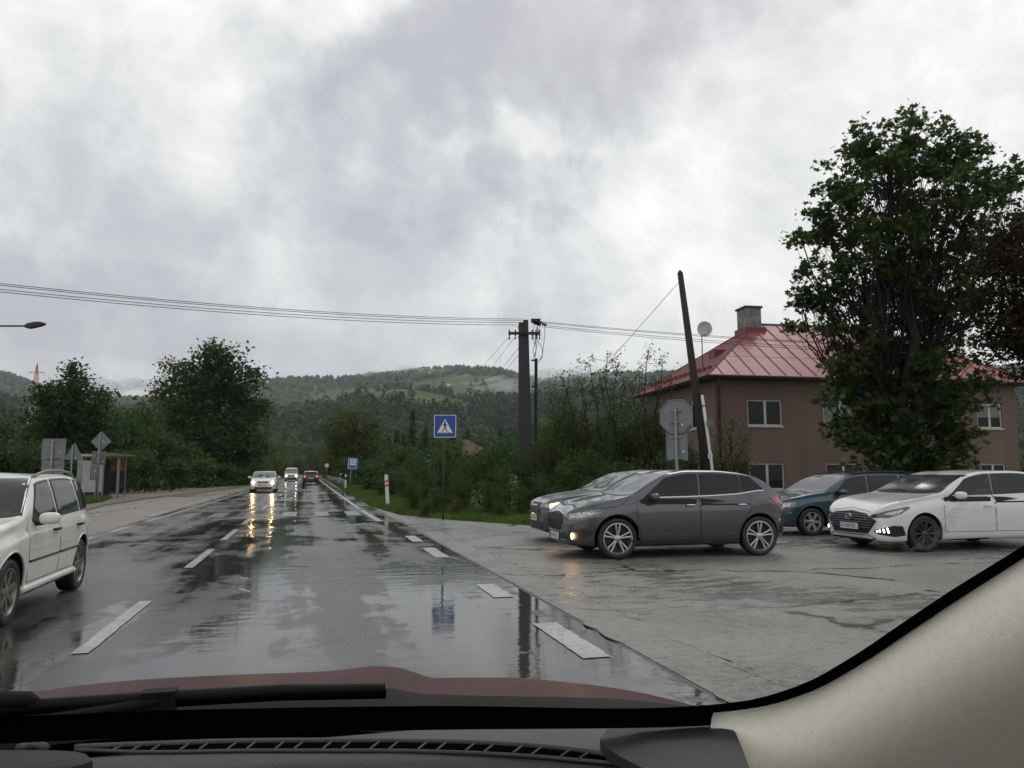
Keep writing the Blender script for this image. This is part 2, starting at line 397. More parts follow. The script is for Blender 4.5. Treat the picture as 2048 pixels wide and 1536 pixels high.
def sheet(name, pts, z, m, div=0, **k):
    me = mesh_np(name, [(x, y, z) for x, y in pts], [tuple(range(len(pts)))])
    return link(name, me, m, None, **k)
GS = 5200
sheet('ground', [(-GS, -60), (GS, -60), (GS, GS), (-GS, GS)], -.012, M['soil'], kind='structure')
XR, XL = 2.52, -4.75
sheet('road', [(XL, -40), (XR, -40), (XR, 20), (2.45, 40), (2.25, 80), (2.3, 420), (-5.0, 420), (-4.7, 80), (-4.75, 30)], -.004, M['road'], kind='structure')
grass_edge = [tuple(g(px, py)[:2]) for px, py in ((655, 962), (700, 990), (745, 1014), (800, 1030), (900, 1040), (1060, 1051))]
ap = [(2.52, -40), (45, -40), (45, 17.5), (14, 19.3), (8.5, 20.0)] + grass_edge[::-1] + [(2.3, 110)] + [(2.25, 80), (2.45, 40), (2.52, 20)]
# verge shoulder included
sheet('side_road', ap, -.002, M['apron'], kind='structure')
bay = [(-4.75, 12), (-4.7, 78), (-5.6, 78)] + [tuple(g(px, py)[:2]) for px, py in ((470, 978), (400, 987), (300, 998), (210, 1012), (175, 1022))] + [(-16, 28), (-30, 24), (-30, 12)]
sheet('bus_bay', bay, -.003, M['bay'], kind='structure')
gp = [tuple(g(px, py)[:2]) for px, py in ((470, 975), (400, 984), (300, 995), (205, 1010), (165, 1022), (90, 1010), (150, 990), (235, 984), (330, 979), (430, 972))]
sheet('path', gp, .002, M['gravel'], kind='structure')
# concrete gutter strip between the road and the side road
MBg = MB()
ys = [4 + i * 1.6 for i in range(15)]
gut = empty('kerb_strip', (0, 0, 0), kind='structure')
for i in range(5):
    y0 = -2 + i * 5.2
    x0, x1 = 2.545, 3.075
    b = MB().box((x0, y0 + .004, -.03), (x1, y0 + 5.196, .006 + .0006 * (i % 3)))
    b.build('slab', M['gutter'], gut)
sheet('gutter_joint', [(2.536, -2.2), (3.083, -2.2), (3.083, 24), (2.536, 24)], .001, mat('joint_tar', (.06, .06, .056), .45)).parent = gut
rgr = random.Random(12)
for i in range(46):
    yy = 2.5 + i * .45 + rgr.uniform(-.2, .2); xx = rgr.choice((2.57, 3.09, 3.07)) + rgr.uniform(-.03, .03); n_ = 14
    P = [(xx + math.cos(2 * math.pi * k / n_) * rgr.uniform(.02, .09), yy + math.sin(2 * math.pi * k / n_) * rgr.uniform(.10, .42)) for k in range(n_)]
    me_ = mesh_np('worn_patch', [(a_, b_, .0085 + .0004 * (i % 4)) for a_, b_ in P], [tuple(range(n_))])
    link('worn_patch', me_, M['apron'] if i % 2 else M['gutter'], gut)
def quadline(name, p, q, w, m=None, z=.0025, parent=None):
    p, q = Vector((*p[:2], 0)), Vector((*q[:2], 0)); d = (q - p).normalized(); n = Vector((-d.y, d.x, 0)) * w / 2
    n2 = max(6, int((q - p).length / .10)) if p.y < 26 else 8; V = []; F = []
    for i in range(n2 + 1):
        c = p.lerp(q, i / n2); ea, eb = (random.uniform(-1, .35) ** 3 * .16 for _ in range(2))
        V += [c + n * (1 + ea) + Vector((0, 0, z)), c - n * (1 + eb) + Vector((0, 0, z))]
    for i in range(n2): F.append((2 * i, 2 * i + 1, 2 * i + 3, 2 * i + 2))
    return link(name, mesh_np(name, V, F), m or M['paint_line'], parent)
marks = empty('road_markings', (0, 0, 0), kind='structure')
CX = -1.71
for y0, y1 in ((6.9, 9.45), (12.5, 15.3), (17.3, 20.3), (22.4, 25.0)):
    quadline('centre_dash', (CX, y0), (CX, y1), .135, parent=marks)
y = 30.5
while y < 240:
    quadline('centre_dash', (CX + .02, y), (CX + .02, y + 4.2), .14, parent=marks); y += 8.5
for y0, y1 in ((5.75, 7.15), (8.7, 9.75), (12.9, 14.6), (15.9, 17.4)):
    quadline('edge_dash', (2.18, y0), (2.18, y1), .24, parent=marks)
quadline('edge_line', (1.98, 22.6), (1.86, 30), .2, parent=marks)
quadline('edge_line', (1.86, 29.5), (1.62, 104), .17, parent=marks); quadline('edge_line', (1.62, 104), (1.66, 300), .17, parent=marks)
for y0, y1 in ((9.5, 11.2), (14, 15.6), (17.3, 18.8), (20.3, 21.9)):
    quadline('edge_dash', (-4.52, y0), (-4.50, y1), .16, parent=marks)
quadline('edge_line', (-4.46, 24.2), (-4.2, 60), .16, parent=marks); quadline('edge_line', (-4.2, 60), (-4.05, 300), .15, parent=marks)
for x in (1.45, .42, -.62, -2.85, -3.75):
    quadline('crossing_bar', (x, 25.8), (x, 28.6), .48, m=M['faded'], parent=marks)
# long bay line
quadline('bay_line', (-4.95, 27), (-5.5, 70), .14, parent=marks)
# ------------------------------------------------------------------ vehicles
def pchip(pts):
    xs = np.array([p[0] for p in pts], float); ys = np.array([p[1] for p in pts], float)
    h = np.diff(xs); d = np.diff(ys) / h; m = np.zeros(len(xs))
    for i in range(1, len(xs) - 1):
        if d[i - 1] * d[i] > 0:
            w1 = 2 * h[i] + h[i - 1]; w2 = h[i] + 2 * h[i - 1]; m[i] = (w1 + w2) / (w1 / d[i - 1] + w2 / d[i])
    m[0] = d[0]; m[-1] = d[-1]
    def f(x):
        x = min(max(x, xs[0]), xs[-1]); i = min(max(int(np.searchsorted(xs, x)) - 1, 0), len(h) - 1)
        t = (x - xs[i]) / h[i]; a, b = ys[i], ys[i + 1]
        return ((2 * t**3 - 3 * t**2 + 1) * a + (t**3 - 2 * t**2 + t) * h[i] * m[i] + (-2 * t**3 + 3 * t**2) * b + (t**3 - t**2) * h[i] * m[i + 1])
    return f
def catmull(P, n):
    """n samples through P (k,2), chord parametrised linear blend of catmull-rom"""
    P = np.array(P, float); d = np.linalg.norm(np.diff(P, axis=0), axis=1) ** .5 + 1e-5
    t = np.concatenate([[0], np.cumsum(d)]); fx = pchip(list(zip(t, P[:, 0]))); fz = pchip(list(zip(t, P[:, 1])))
    s = np.linspace(0, t[-1], n)
    return np.array([(fx(v), fz(v)) for v in s])
class Car:
    def __init__(s, **k):
        s.__dict__.update(k)
        s.T = pchip(s.top); s.Bf = pchip(s.belt); s.Zb = pchip(s.bottom)
        s.x0 = s.wb / 2 + s.fo            # local x of the nose
    def q(s, x):
        r = s.rn
        def f(d):
            t = min(max(d / r, 0), 1); return (1 - (1 - t) ** 2.6) ** (1 / 2.6)
        return f(x) * f(s.L - x)
    def w(s, x):
        h = s.W / 2; a = s.nosew; b = s.tailw
        f = 1.0
        if x < s.nl: f *= a + (1 - a) * (1 - (1 - x / s.nl) ** 2.3)
        if s.L - x < s.tl: f *= b + (1 - b) * (1 - (1 - (s.L - x) / s.tl) ** 2.3)
        return h * f
    def section(s, x, n=34):
        T, Z, w, q = s.T(x), s.Zb(x), s.w(x), s.q(x)
        B = min(s.Bf(x), T - .035); h = T - B
        zm = .5 * (Z + B)
        w *= (.82 + .18 * q)
        tum = s.tum
        wr = w * .955 - tum * h * .86
        P = [(0, Z), (w * .86, Z), (w * .955, Z + .05), (w * .982, Z + .2), (w, Z + .5 * (B - Z)), (w * .999, B - .14), (w * .957, B - .055),
             (w * .938, B), (w * .955 - tum * h * .45, B + .48 * h), (wr, B + .86 * h), (wr - .06 * min(1, h / .25) * 1.0, B + .955 * h), (wr * .62, T - .014 * min(1, h / .2) - .004), (0, T)]
        C = catmull(P, n)
        C[:, 1] = zm + (C[:, 1] - zm) * (q if q < 1 else 1); C[:, 0] *= 1.0
        if q < .999: C[:, 0] *= (.25 + .75 * q)
        return C
    def shell(s):
        L = s.L; a = [L * i / 74 for i in range(75)]
        ends = [s.rn * (1 - math.cos(math.pi / 2 * i / 9)) for i in range(1, 10)]
        xs = sorted(set([0.0008, L - .0008] + [e for e in ends] + [L - e for e in ends] + [v for v in a if s.rn < v < L - s.rn]))
        V = []; n = 34
        for x in xs:
            C = s.section(x, n); X = s.x0 - x
            V += [(X, y, z) for y, z in C] + [(X, -y, z) for y, z in C[-2:0:-1]]
        k = 2 * n - 2; F = []
        for i in range(len(xs) - 1):
            for j in range(k): F.append((i * k + j, (i + 1) * k + j, (i + 1) * k + (j + 1) % k, i * k + (j + 1) % k))
        F.append(tuple(range(k))); F.append(tuple((len(xs) - 1) * k + j for j in range(k))[::-1])
        return V, F
    def build(s, name, loc, rz, paint, **tags):
        s.root = empty(name, loc, rz, **tags); s.paint = paint
        V, F = s.shell(); me = mesh_np('body', V, F)
        bm = bmesh.new(); bm.from_mesh(me); bmesh.ops.recalc_face_normals(bm, faces=bm.faces); bm.to_mesh(me)
        s.bvh = BVHTree.FromBMesh(bm); bm.free()
        o = link('body', me, [paint, M['well']], s.root)
        # wheel arches cut out of the shell
        cut = bmesh.new()
        for x in (s.wb / 2, -s.wb / 2):
            for sd in (1, -1):
                r = s.rw + s.arch; c0 = Vector((x, sd * (s.W / 2 + .3), s.rw)); c1 = Vector((x, sd * (s.W / 2 - .36), s.rw)); n = 40
                A = [cut.verts.new(c0 + Vector((r * math.cos(2 * math.pi * i / n), 0, r * math.sin(2 * math.pi * i / n)))) for i in range(n)]
                B = [cut.verts.new(c1 + Vector((r * math.cos(2 * math.pi * i / n), 0, r * math.sin(2 * math.pi * i / n)))) for i in range(n)]
                cut.faces.new(A); cut.faces.new(B[::-1])
                for i in range(n): cut.faces.new((A[i], B[i], B[(i + 1) % n], A[(i + 1) % n]))
        bmesh.ops.recalc_face_normals(cut, faces=cut.faces)
        cm = bpy.data.meshes.new('cut'); cut.to_mesh(cm); cut.free()
        co = bpy.data.objects.new('cut', cm); COL.objects.link(co)
        co.matrix_world = Matrix.LocRotScale(Vector(loc), Matrix.Rotation(rz, 3, 'Z').to_quaternion(), None)
        md = o.modifiers.new('b', 'BOOLEAN'); md.object = co; md.operation = 'DIFFERENCE'; md.solver = 'FAST'
        bpy.context.view_layer.update()
        dg = bpy.context.evaluated_depsgraph_get(); nm = bpy.data.meshes.new_from_object(o.evaluated_get(dg))
        o.modifiers.clear(); o.data = nm; bpy.data.objects.remove(co); bpy.data.meshes.remove(me)
        nm.name = 'body'; nm.materials.clear(); nm.materials.append(paint); nm.materials.append(M['well'])
        rr = s.rw + s.arch
        for p in nm.polygons:
            c = p.center; p.use_smooth = True
            for x in (s.wb / 2, -s.wb / 2):
                if (c.x - x) ** 2 + (c.z - s.rw) ** 2 < (rr + .002) ** 2 and abs(c.y) < s.w(s.x0 - c.x) - .004: p.material_index = 1; p.use_smooth = False
            if c.z < s.Zb(s.x0 - c.x) + .03 and abs(p.normal.z) > .8: p.material_index = 1
        try: nm.set_sharp_from_angle(angle=math.radians(38))
        except Exception: pass
        s.body = o
        return s.root
    def lx(s, d): return s.x0 - d
    def patch(s, name, pts3, d, m, off=.004, grid=.07, parent=None, skirt=.012, mirror=False, smooth=True, bulge=0.0, label=None):
        """pts3: outline as (distance from nose, y, z); projected on the body along direction d, then raised by off"""
        out = []
        for sd in ((1, -1) if mirror else (1,)):
            D = Vector((d[0], d[1] * sd, d[2])).normalized()
            ref = Vector((0, 0, 1)) if abs(D.z) < .8 else Vector((1, 0, 0))
            U = D.cross(ref).normalized(); Vv = U.cross(D).normalized()
            P3 = [Vector((s.x0 - a, b * sd, c)) for a, b, c in pts3]
            P = [Vector((p.dot(U), p.dot(Vv))) for p in P3]
            # densify outline
            Q = []
            for i, p in enumerate(P):
                q = P[(i + 1) % len(P)]; n = max(1, int((q - p).length / grid + .5))
                Q += [p.lerp(q, j / n) for j in range(n)]
            xs = [p.x for p in Q]; ys = [p.y for p in Q]; pts = list(Q)
            nb = len(Q)
            gx = np.arange(min(xs) + grid * .5, max(xs), grid); gy = np.arange(min(ys) + grid * .5, max(ys), grid)
            def inside(x, y):
                c = False
                for i in range(nb):
                    a, b = Q[i], Q[i - 1]
                    if (a.y > y) != (b.y > y) and x < (b.x - a.x) * (y - a.y) / (b.y - a.y) + a.x: c = not c
                return c
            for x in gx:
                for y in gy:
                    if inside(x, y) and min((Vector((x, y)) - q).length for q in Q) > grid * .4: pts.append(Vector((x, y)))
            vs, es, fs, *_ = delaunay_2d_cdt(pts, [(i, (i + 1) % nb) for i in range(nb)], [list(range(nb))], 1, 1e-5)
            V = []; NN = []
            for v in vs:
                o = U * v.x + Vv * v.y - D * 6
                h = s.bvh.ray_cast(o, D)
                if h[0] is None:
                    o2 = U * v.x + Vv * v.y + D * (P3[0].dot(D)); h = s.bvh.find_nearest(o2)
                n = h[1]
                if n.dot(D) > 0: n = -n
                V.append(h[0] + n * off); NN.append(n)
            if bulge:
                Qv = [Vector(q) for q in Q]
                for i, v in enumerate(vs):
                    dd = min((v - q).length for q in Qv); V[i] = V[i] + NN[i] * bulge * min(1, dd / .04)
            F = [tuple(f) for f in fs]
            # boundary skirt
            cnt = {}
            for f in F:
                for i in range(len(f)):
                    e = (f[i], f[(i + 1) % len(f)]); k = tuple(sorted(e)); cnt.setdefault(k, []).append(e)
            bd = [v[0] for v in cnt.values() if len(v) == 1]; mp = {}
            for e in bd:
                for i in e:
                    if i not in mp: mp[i] = len(V); V.append(V[i] - NN[i] * (off + skirt * .4)); 
            F += [(e[1], e[0], mp[e[0]], mp[e[1]]) for e in bd]
            me = mesh_np(name, V, F)
            nf = len(fs)
            for i, p in enumerate(me.polygons): p.use_smooth = smooth and i < nf
            try: me.set_sharp_from_angle(angle=math.radians(40))
            except Exception: pass
            ob = link(name, me, m, parent or s.root)
            if label: ob['label'] = label
            out.append(ob)
        return out
    # ---- side glazing outline
    def zwin(s, x, f): 
        T = s.T(x); B = min(s.Bf(x), T - .035); return B + f * (T - B)
    def side_poly(s, xa, xb, flo=.0, fhi=.80, dl=.022, slant_a=0, slant_b=0, n=10):
        """window outline between distances xa..xb from the nose; slant shifts the top of each end"""
        bot = []; top = []
        for i in range(n + 1):
            t = i / n
            x = xa + (xb - xa) * t; bot.append((x, 1, s.zwin(x, flo) + dl))
            xt = xa + slant_a + (xb + slant_b - xa - slant_a) * t; top.append((xt, 1, max(s.zwin(xt, fhi), s.zwin(x, flo) + dl)))
        return bot + top[::-1]
    def wheel(s, x, sd, style, rim_mat, tyre_w=.2):
        r = s.rw; rr = r * s.rimf
        prof = [(rr, -.5), (r * .93, -.5), (r * .985, -.42), (r, -.28), (r, .28), (r * .985, .42), (r * .93, .5), (rr + .012, .48), (rr, .42)]
        n = 48; V = []; F = []; k = len(prof)
        y0 = sd * (s.W / 2 - .025 - tyre_w / 2)
        for i in range(n):
            a = 2 * math.pi * i / n
            for (rad, yy) in prof: V.append((math.cos(a) * rad, yy * tyre_w * sd, math.sin(a) * rad))
        for i in range(n):
            for j in range(k): F.append((i * k + j, ((i + 1) % n) * k + j, ((i + 1) % n) * k + (j + 1) % k, i * k + (j + 1) % k))
        me = mesh_np('wheel', V, F, True)
        try: me.set_sharp_from_angle(angle=math.radians(50))
        except Exception: pass
        w = link('wheel', me, M['rubber'], s.root); w.location = (x, y0, r)
        # rim
        b = MB(); o = .5 * tyre_w * sd
        def ringp(prf, nn=40):
            V = []; F = []; kk = len(prf)
            for i in range(nn):
                a = 2 * math.pi * i / nn
                for rad, yy in prf: V.append((math.cos(a) * rad, yy, math.sin(a) * rad))
            for i in range(nn):
                for j in range(kk - 1): F.append((i * kk + j, ((i + 1) % nn) * kk + j, ((i + 1) % nn) * kk + j + 1, i * kk + j + 1))
            b.add(V, F)
        ringp([(rr * 1.0, o * .84), (rr * 1.01, o * .96), (rr * .95, o * .98), (rr * .90, o * .80), (rr * .88, o * .1)])
        hub_y = o * .72
        ringp([(.001, hub_y + .012 * sd), (.045, hub_y + .01 * sd), (.06, hub_y), (.062, hub_y - .05 * sd)], 20)
        def spoke(a, w0, w1, th=.02):
            c, s_ = math.cos(a), math.sin(a)
            def P(r_, t, y): return (c * r_ - s_ * t, y, s_ * r_ + c * t)
            r0, r1 = .045, rr * .93; yi, yo = hub_y + .006 * sd, o * .90
            pts = []
            for (r_, w_, y_) in ((r0, w0, yi), ((r0 + r1) / 2, (w0 + w1) / 2, (yi + yo) / 2 + .004 * sd), (r1, w1, yo)):
                pts += [P(r_, -w_ / 2, y_ - .006 * sd), P(r_, 0, y_ + .002 * sd), P(r_, w_ / 2, y_ - .006 * sd), P(r_, w_ / 2, y_ - th * sd - .01 * sd), P(r_, -w_ / 2, y_ - th * sd - .01 * sd)]
            F = []
            for i in range(2):
                for j in range(5): F.append((i * 5 + j, i * 5 + (j + 1) % 5, (i + 1) * 5 + (j + 1) % 5, (i + 1) * 5 + j))
            b.add(pts, F)
        if style == 'double5':
            for i in range(5):
                for e in (-.17, .17): spoke(2 * math.pi * i / 5 + .35 + e, .026, .034)
        elif style == 'star7':
            for i in range(7): spoke(2 * math.pi * i / 7 + .2, .05, .062)
        elif style == 'star6':
            for i in range(6): spoke(2 * math.pi * i / 6 + .1, .055, .085)
        else:
            for i in range(10): spoke(2 * math.pi * i / 10, .022, .03)
        rm = b.build('rim', rim_mat, w, smooth=True)
        try: rm.data.set_sharp_from_angle(angle=math.radians(35))
        except Exception: pass
        d = MB(); prf = [(.001, o * .1), (rr * .9, o * .1)]
        V = [(0, o * .12, 0)] + [(math.cos(2 * math.pi * i / 32) * rr * .9, o * .12, math.sin(2 * math.pi * i / 32) * rr * .9) for i in range(32)]
        d.add(V, [(0, 1 + i, 1 + (i + 1) % 32) for i in range(32)])
        d.build('brake_disc', M['trim'], w)
        return w
    def wheels(s, style, rm):
        for x in (s.wb / 2, -s.wb / 2):
            for sd in (1, -1): s.wheel(x, sd, style, rm)
    def glazing(s, xws, xA, xB, xC, xD, pil=.05, trim=True, top=.80, slb=0.0, slc=0.0, sld=-.2, wrap=True, third=None):
        """xws: (cowl, windscreen top); xA first window tip; xB, xC pillars; xD rear tip"""
        c, t = xws
        yc = s.w(c) * .955 - .06
        wt = s.w(t) * .955 - s.tum * (s.T(t) - s.Bf(t)) * .86 - .06
        pts = [(c - .02 + .10 * (abs(k) / 4) ** 2, yc * k / 4, 1) for k in range(-4, 5)] + [(t + .0 + .05 * (abs(k) / 4) ** 2, wt * k / 4, 1) for k in range(4, -5, -1)]
        ex = [(a + (-.03 if i < 9 else .03), b * 1.035, 1) for i, (a, b, _) in enumerate(pts)]
        s.patch('windscreen_frame', ex, (0, 0, -1), M['trim'], off=.003, grid=.09)
        s.patch('windscreen', pts, (0, 0, -1), getattr(s, 'ws_mat', M['glass_wet']), off=.006, grid=.09)
        segs = [(xA, xB - pil / 2, .42 if False else s.slantA, slb, M['glass']), (xB + pil / 2, xC - (.02 if third else 0), slb, slc if third else sld, M['glass'])]
        if third: segs.append((xC + third, xD, slc, sld, M['glass']))
        for sd in (1, -1):
            for i, (a, b, sa, sb, gm) in enumerate(segs):
                P = [(x, y * sd, z) for x, y, z in s.side_poly(a, b, .0, top, .025, sa, sb)]
                E = [(x, y * sd, z) for x, y, z in s.side_poly(a - .022, b + .022, .0, top + .045, .004, sa, sb)]
                s.patch('window_frame', E, (0, -sd, 0), M['trim'], off=.0055, grid=.09)
                w = s.patch('window', P, (0, -sd, 0), gm, off=.0085, grid=.09)
    def doors(s, xs, zlo, handles, hmat, notch=True, top=.86, slb=0.0, zl=None):
        """xs: door edges from the nose [front, middle, rear]"""
        for sd in (1, -1):
            for i in range(len(xs) - 1):
                a, b = xs[i], xs[i + 1]
                def outline(e, a=a, b=b, i=i):
                    P = [(a + e + .02, 1, zlo + e)]
                    if i == len(xs) - 2 and notch:
                        ax = s.wb + s.fo; R = s.rw + s.arch + .045 + e
                        # sill until the arch, then follow the arch up to the rear edge
                        th0 = math.acos(max(-1, min(1, (zlo + e - s.rw) / R))) if R > abs(zlo + e - s.rw) else 0
                        x1 = ax - R * math.sin(th0)
                        P.append((x1, 1, zlo + e))
                        for k in range(1, 8):
                            th = th0 + (0.0 - th0) * k / 8; xx = ax - R * math.sin(th)
                            if xx < b - e: P.append((xx, 1, s.rw + R * math.cos(th)))
                        zz = s.rw + math.sqrt(max(0, R * R - (ax - (b - e)) ** 2)) if abs(ax - (b - e)) < R else P[-1][2]
                        P.append((b - e, 1, max(zz, zlo + e)))
                    else: P.append((b - e, 1, zlo + e))
                    P.append((b - e, 1, s.zwin(b, 0) - .02))
                    P += [(x, y, z) for x, y, z in s.side_poly(a + e + (.35 if i == 0 else 0), b - e, .0, top - e, 0, (s.slantA * .8 if i == 0 else slb), slb if i < len(xs) - 2 else slb * .3)][::-1][:11]
                    P.append((a + e, 1, s.zwin(a, 0) - .03 if i == 0 else s.zwin(a, 0)))
                    return [(x, y * sd, z) for x, y, z in P]
                s.patch('door_gap', outline(0), (0, -sd, 0), M['seam'], off=.0012, grid=.12)
                d = s.patch('door', outline(.009), (0, -sd, 0), s.paint, off=.003, grid=.09)[0]
                if handles:
                    hx, hz = b - .17, handles
                    h = s.bvh.ray_cast(Vector((s.x0 - hx, sd * 3, hz)), Vector((0, -sd, 0)))[0]
                    if h:
                        hb = MB(); y = h.y
                        hb.tube([(h.x + .08, y + sd * .004, hz), (h.x + .07, y + sd * .035, hz + .004), (h.x, y + sd * .042, hz + .006), (h.x - .07, y + sd * .035, hz + .004), (h.x - .08, y + sd * .004, hz)], [.013, .015, .017, .015, .013], 8)
                        hb.build('handle', hmat, d, smooth=True)
    def mirror(s, x, z, m, size=.1, base=True):
        for sd in (1, -1):
            h = s.bvh.ray_cast(Vector((s.x0 - x, sd * 3, z)), Vector((0, -sd, 0)))[0]
            if not h: continue
            bm = bmesh.new(); bmesh.ops.create_uvsphere(bm, u_segments=20, v_segments=12, radius=1)
            for v in bm.verts:
                c = v.co; ss = lambda t: math.copysign(abs(t) ** .7, t)
                v.co = Vector((ss(c.x) * size * .62 + abs(c.y) * .0, ss(c.y) * size, ss(c.z) * size * .66))
                v.co.x += -.02 * (v.co.y / size)
                if v.co.x < -size * .4: v.co.x = -size * .4
                v.co += Vector((s.x0 - x, h.y + sd * (size + .05), z + .045))
            me = bpy.data.meshes.new('wing_mirror'); bm.to_mesh(me); bm.free(); me.polygons.foreach_set('use_smooth', [True] * len(me.polygons))
            wm = link('wing_mirror', me, m, s.root)
            MB().tube([(s.x0 - x - .01, h.y - sd * .03, z - .005), (s.x0 - x, h.y + sd * (size * .5 + .05), z + .005)], [.032, .024], 8).build('mirror_arm', M['trim'], wm, smooth=True)
            MB().box((s.x0 - x - size * .4 - .003, h.y + sd * (size + .05) - size * .8, z + .045 - size * .5), (s.x0 - x - size * .4 + .003, h.y + sd * (size + .05) + size * .8, z + .045 + size * .48)).build('mirror_glass', M['glass'], wm)
    def arch_lip(s, m, rad=.012):
        for x in (s.wb / 2, -s.wb / 2):
            for sd in (1, -1):
                R = s.rw + s.arch + .004; pts = []
                for i in range(25):
                    th = math.radians(-12 + 204 * i / 24); px_, pz = x + R * math.cos(th), s.rw + R * math.sin(th)
                    h = s.bvh.ray_cast(Vector((px_, sd * 3, pz)), Vector((0, -sd, 0)))[0]
                    if h and pz > s.Zb(s.x0 - px_) - .02: pts.append((px_, h.y - sd * rad * .45, pz))
                if len(pts) > 4: MB().tube(pts, rad, 6).build('arch_lip', m, s.root, smooth=True)
    def seam_line(s, pts3, d, m=None, r=.005, mirror=True, name='panel_gap', lift=0.0):
        for sd in ((1, -1) if mirror else (1,)):
            D = Vector((d[0], d[1] * sd, d[2])).normalized(); P = []
            Q = [Vector((s.x0 - a, b * sd, c)) for a, b, c in pts3]
            for i in range(len(Q) - 1):
                k = max(2, int((Q[i + 1] - Q[i]).length / .08)); 
                for j in range(k + (i == len(Q) - 2)):
                    q = Q[i].lerp(Q[i + 1], j / k); h = s.bvh.ray_cast(q - D * 4, D)
                    if h[0] is not None: P.append(h[0] + (h[1] if h[1].dot(D) < 0 else -h[1]) * lift)
            if len(P) > 1: MB().tube(P, r, 5).build(name, m or M['seam'], s.root, smooth=True)
    def plate(s, x, z, text, front=True, off=.016, w=.52, h=.11):
        sd = 1 if front else -1
        hit = s.bvh.ray_cast(Vector((sd * 4, 0, z)), Vector((-sd, 0, 0)))[0]; X = hit.x + sd * off
        p = MB().box((X - .006, -w / 2, z - h / 2), (X + .006, w / 2, z + h / 2)).build('number_plate', M['plate'], s.root)
        MB().box((X - .02, -w / 2 - .01, z - h / 2 - .01), (X - .0055 * 1, w / 2 + .01, z + h / 2 + .01)).build('plate_holder', M['trim'], s.root) if front else None
        MB().box((X + sd * .0062 - .0005, sd * -w / 2 if front else w / 2 - .04, z - h / 2), (X + sd * .0062 + .0005, (-w / 2 + .04) if front else w / 2, z + h / 2)).build('plate_band', M['plate_blue'], p)
        cu = bpy.data.curves.new('plate_letters', 'FONT'); cu.body = text; cu.size = .095; cu.align_x = 'CENTER'; cu.align_y = 'CENTER'; cu.extrude = .0006
        tmp = bpy.data.objects.new('tmp', cu); COL.objects.link(tmp); bpy.context.view_layer.update()
        tme = bpy.data.meshes.new_from_object(tmp.evaluated_get(bpy.context.evaluated_depsgraph_get())); bpy.data.objects.remove(tmp)
        t = link('plate_lettering', tme, M['ink'])
        t.parent = p; t.location = (X + sd * .0075, .015 * -1, z); t.rotation_euler = (math.pi / 2, 0, math.pi / 2 * sd)
    def rails(s, xa, xb, m, y=None, h=.06):
        for sd in (1, -1):
            pts = []
            for i in range(13):
                t = i / 12; x = xa + (xb - xa) * t
                zz = s.zwin(x, .955) + h * min(1, 4 * min(t, 1 - t) + .0) * .8 + .005
                yy = (s.w(x) * .955 - s.tum * (s.T(x) - s.Bf(x)) * .86 - .05)
                pts.append((s.x0 - x, sd * yy, zz))
            MB().tube(pts, .016, 8).build('roof_rail', m, s.root, smooth=True)
    def lamp_box(s, x, y, z, r, m, name='lamp', mirror=True, front=True, parent=None, sy=1.0, push=.012):
        for sd in ((1, -1) if mirror else (1,)):
            f = 1 if front else -1
            hit = s.bvh.ray_cast(Vector((f * 4, sd * y, z)), Vector((-f, 0, 0)))[0]
            if hit is None: continue
            bm = bmesh.new(); bmesh.ops.create_uvsphere(bm, u_segments=16, v_segments=10, radius=r)
            for v in bm.verts: v.co.x *= .35; v.co.y *= sy; v.co += hit + Vector((f * push, 0, 0))
            me = bpy.data.meshes.new(name); bm.to_mesh(me); bm.free(); me.polygons.foreach_set('use_smooth', [True] * len(me.polygons))
            link(name, me, m, parent or s.root)

def hatch_spec(**k):
    d = dict(L=4.03, W=1.78, wb=2.55, fo=.83, rw=.318, arch=.055, rn=.11, nosew=.66, tailw=.70, nl=.85, tl=.8, tum=.30, rimf=.70, slantA=.42,
             top=[(0, .70), (.10, .78), (.35, .88), (.75, .97), (1.08, 1.035), (1.45, 1.24), (1.78, 1.39), (2.2, 1.455), (2.6, 1.455), (3.0, 1.425), (3.3, 1.37), (3.55, 1.27), (3.74, 1.13), (3.86, 1.03), (3.95, .98), (4.03, .92)],
             belt=[(0, .66), (.3, .80), (.8, .91), (1.2, .965), (2.3, .995), (3.0, 1.03), (3.45, 1.085), (3.7, 1.05), (4.03, .86)],
             bottom=[(0, .24), (.25, .20), (.7, .19), (3.5, .20), (3.8, .26), (4.03, .36)])
    d.update(k); return Car(**d)

def front_face(c, grille, head, head_in, gm=None, ring=None, fog=None, lip=None, lampm=None, dirh=(-1, -.75, 0)):
    if lip: c.patch('front_intake', lip, (-1, 0, 0), M['cladding'], off=.004, grid=.08)
    if ring: c.patch('grille_surround', ring, (-1, 0, 0), M['chrome'], off=.006, grid=.08)
    gr = c.patch('grille', grille, (-1, 0, 0), gm or M['trim'], off=.009, grid=.08)[0]
    for h in c.patch('headlight', head, dirh, lampm or M['lamp'], off=.006, grid=.05, mirror=True, bulge=.008):
        pass
    hs = [o for o in c.root.children if o.name.startswith('headlight')]
    for sd, par in ((1, hs[0]), (-1, hs[1])):
        P = [(a, b * sd, z) for a, b, z in head_in]
        c.patch('reflector', P, (dirh[0], dirh[1] * sd, dirh[2]), M['lamp_in'], off=.0155, grid=.05, parent=par)
    return gr
def mid_shift(P, k, c=None):
    n = len(P); c = c or tuple(sum(p[i] for p in P) / n for i in range(3)); return [tuple(c[i] + (p[i] - c[i]) * k for i in range(3)) for p in P]

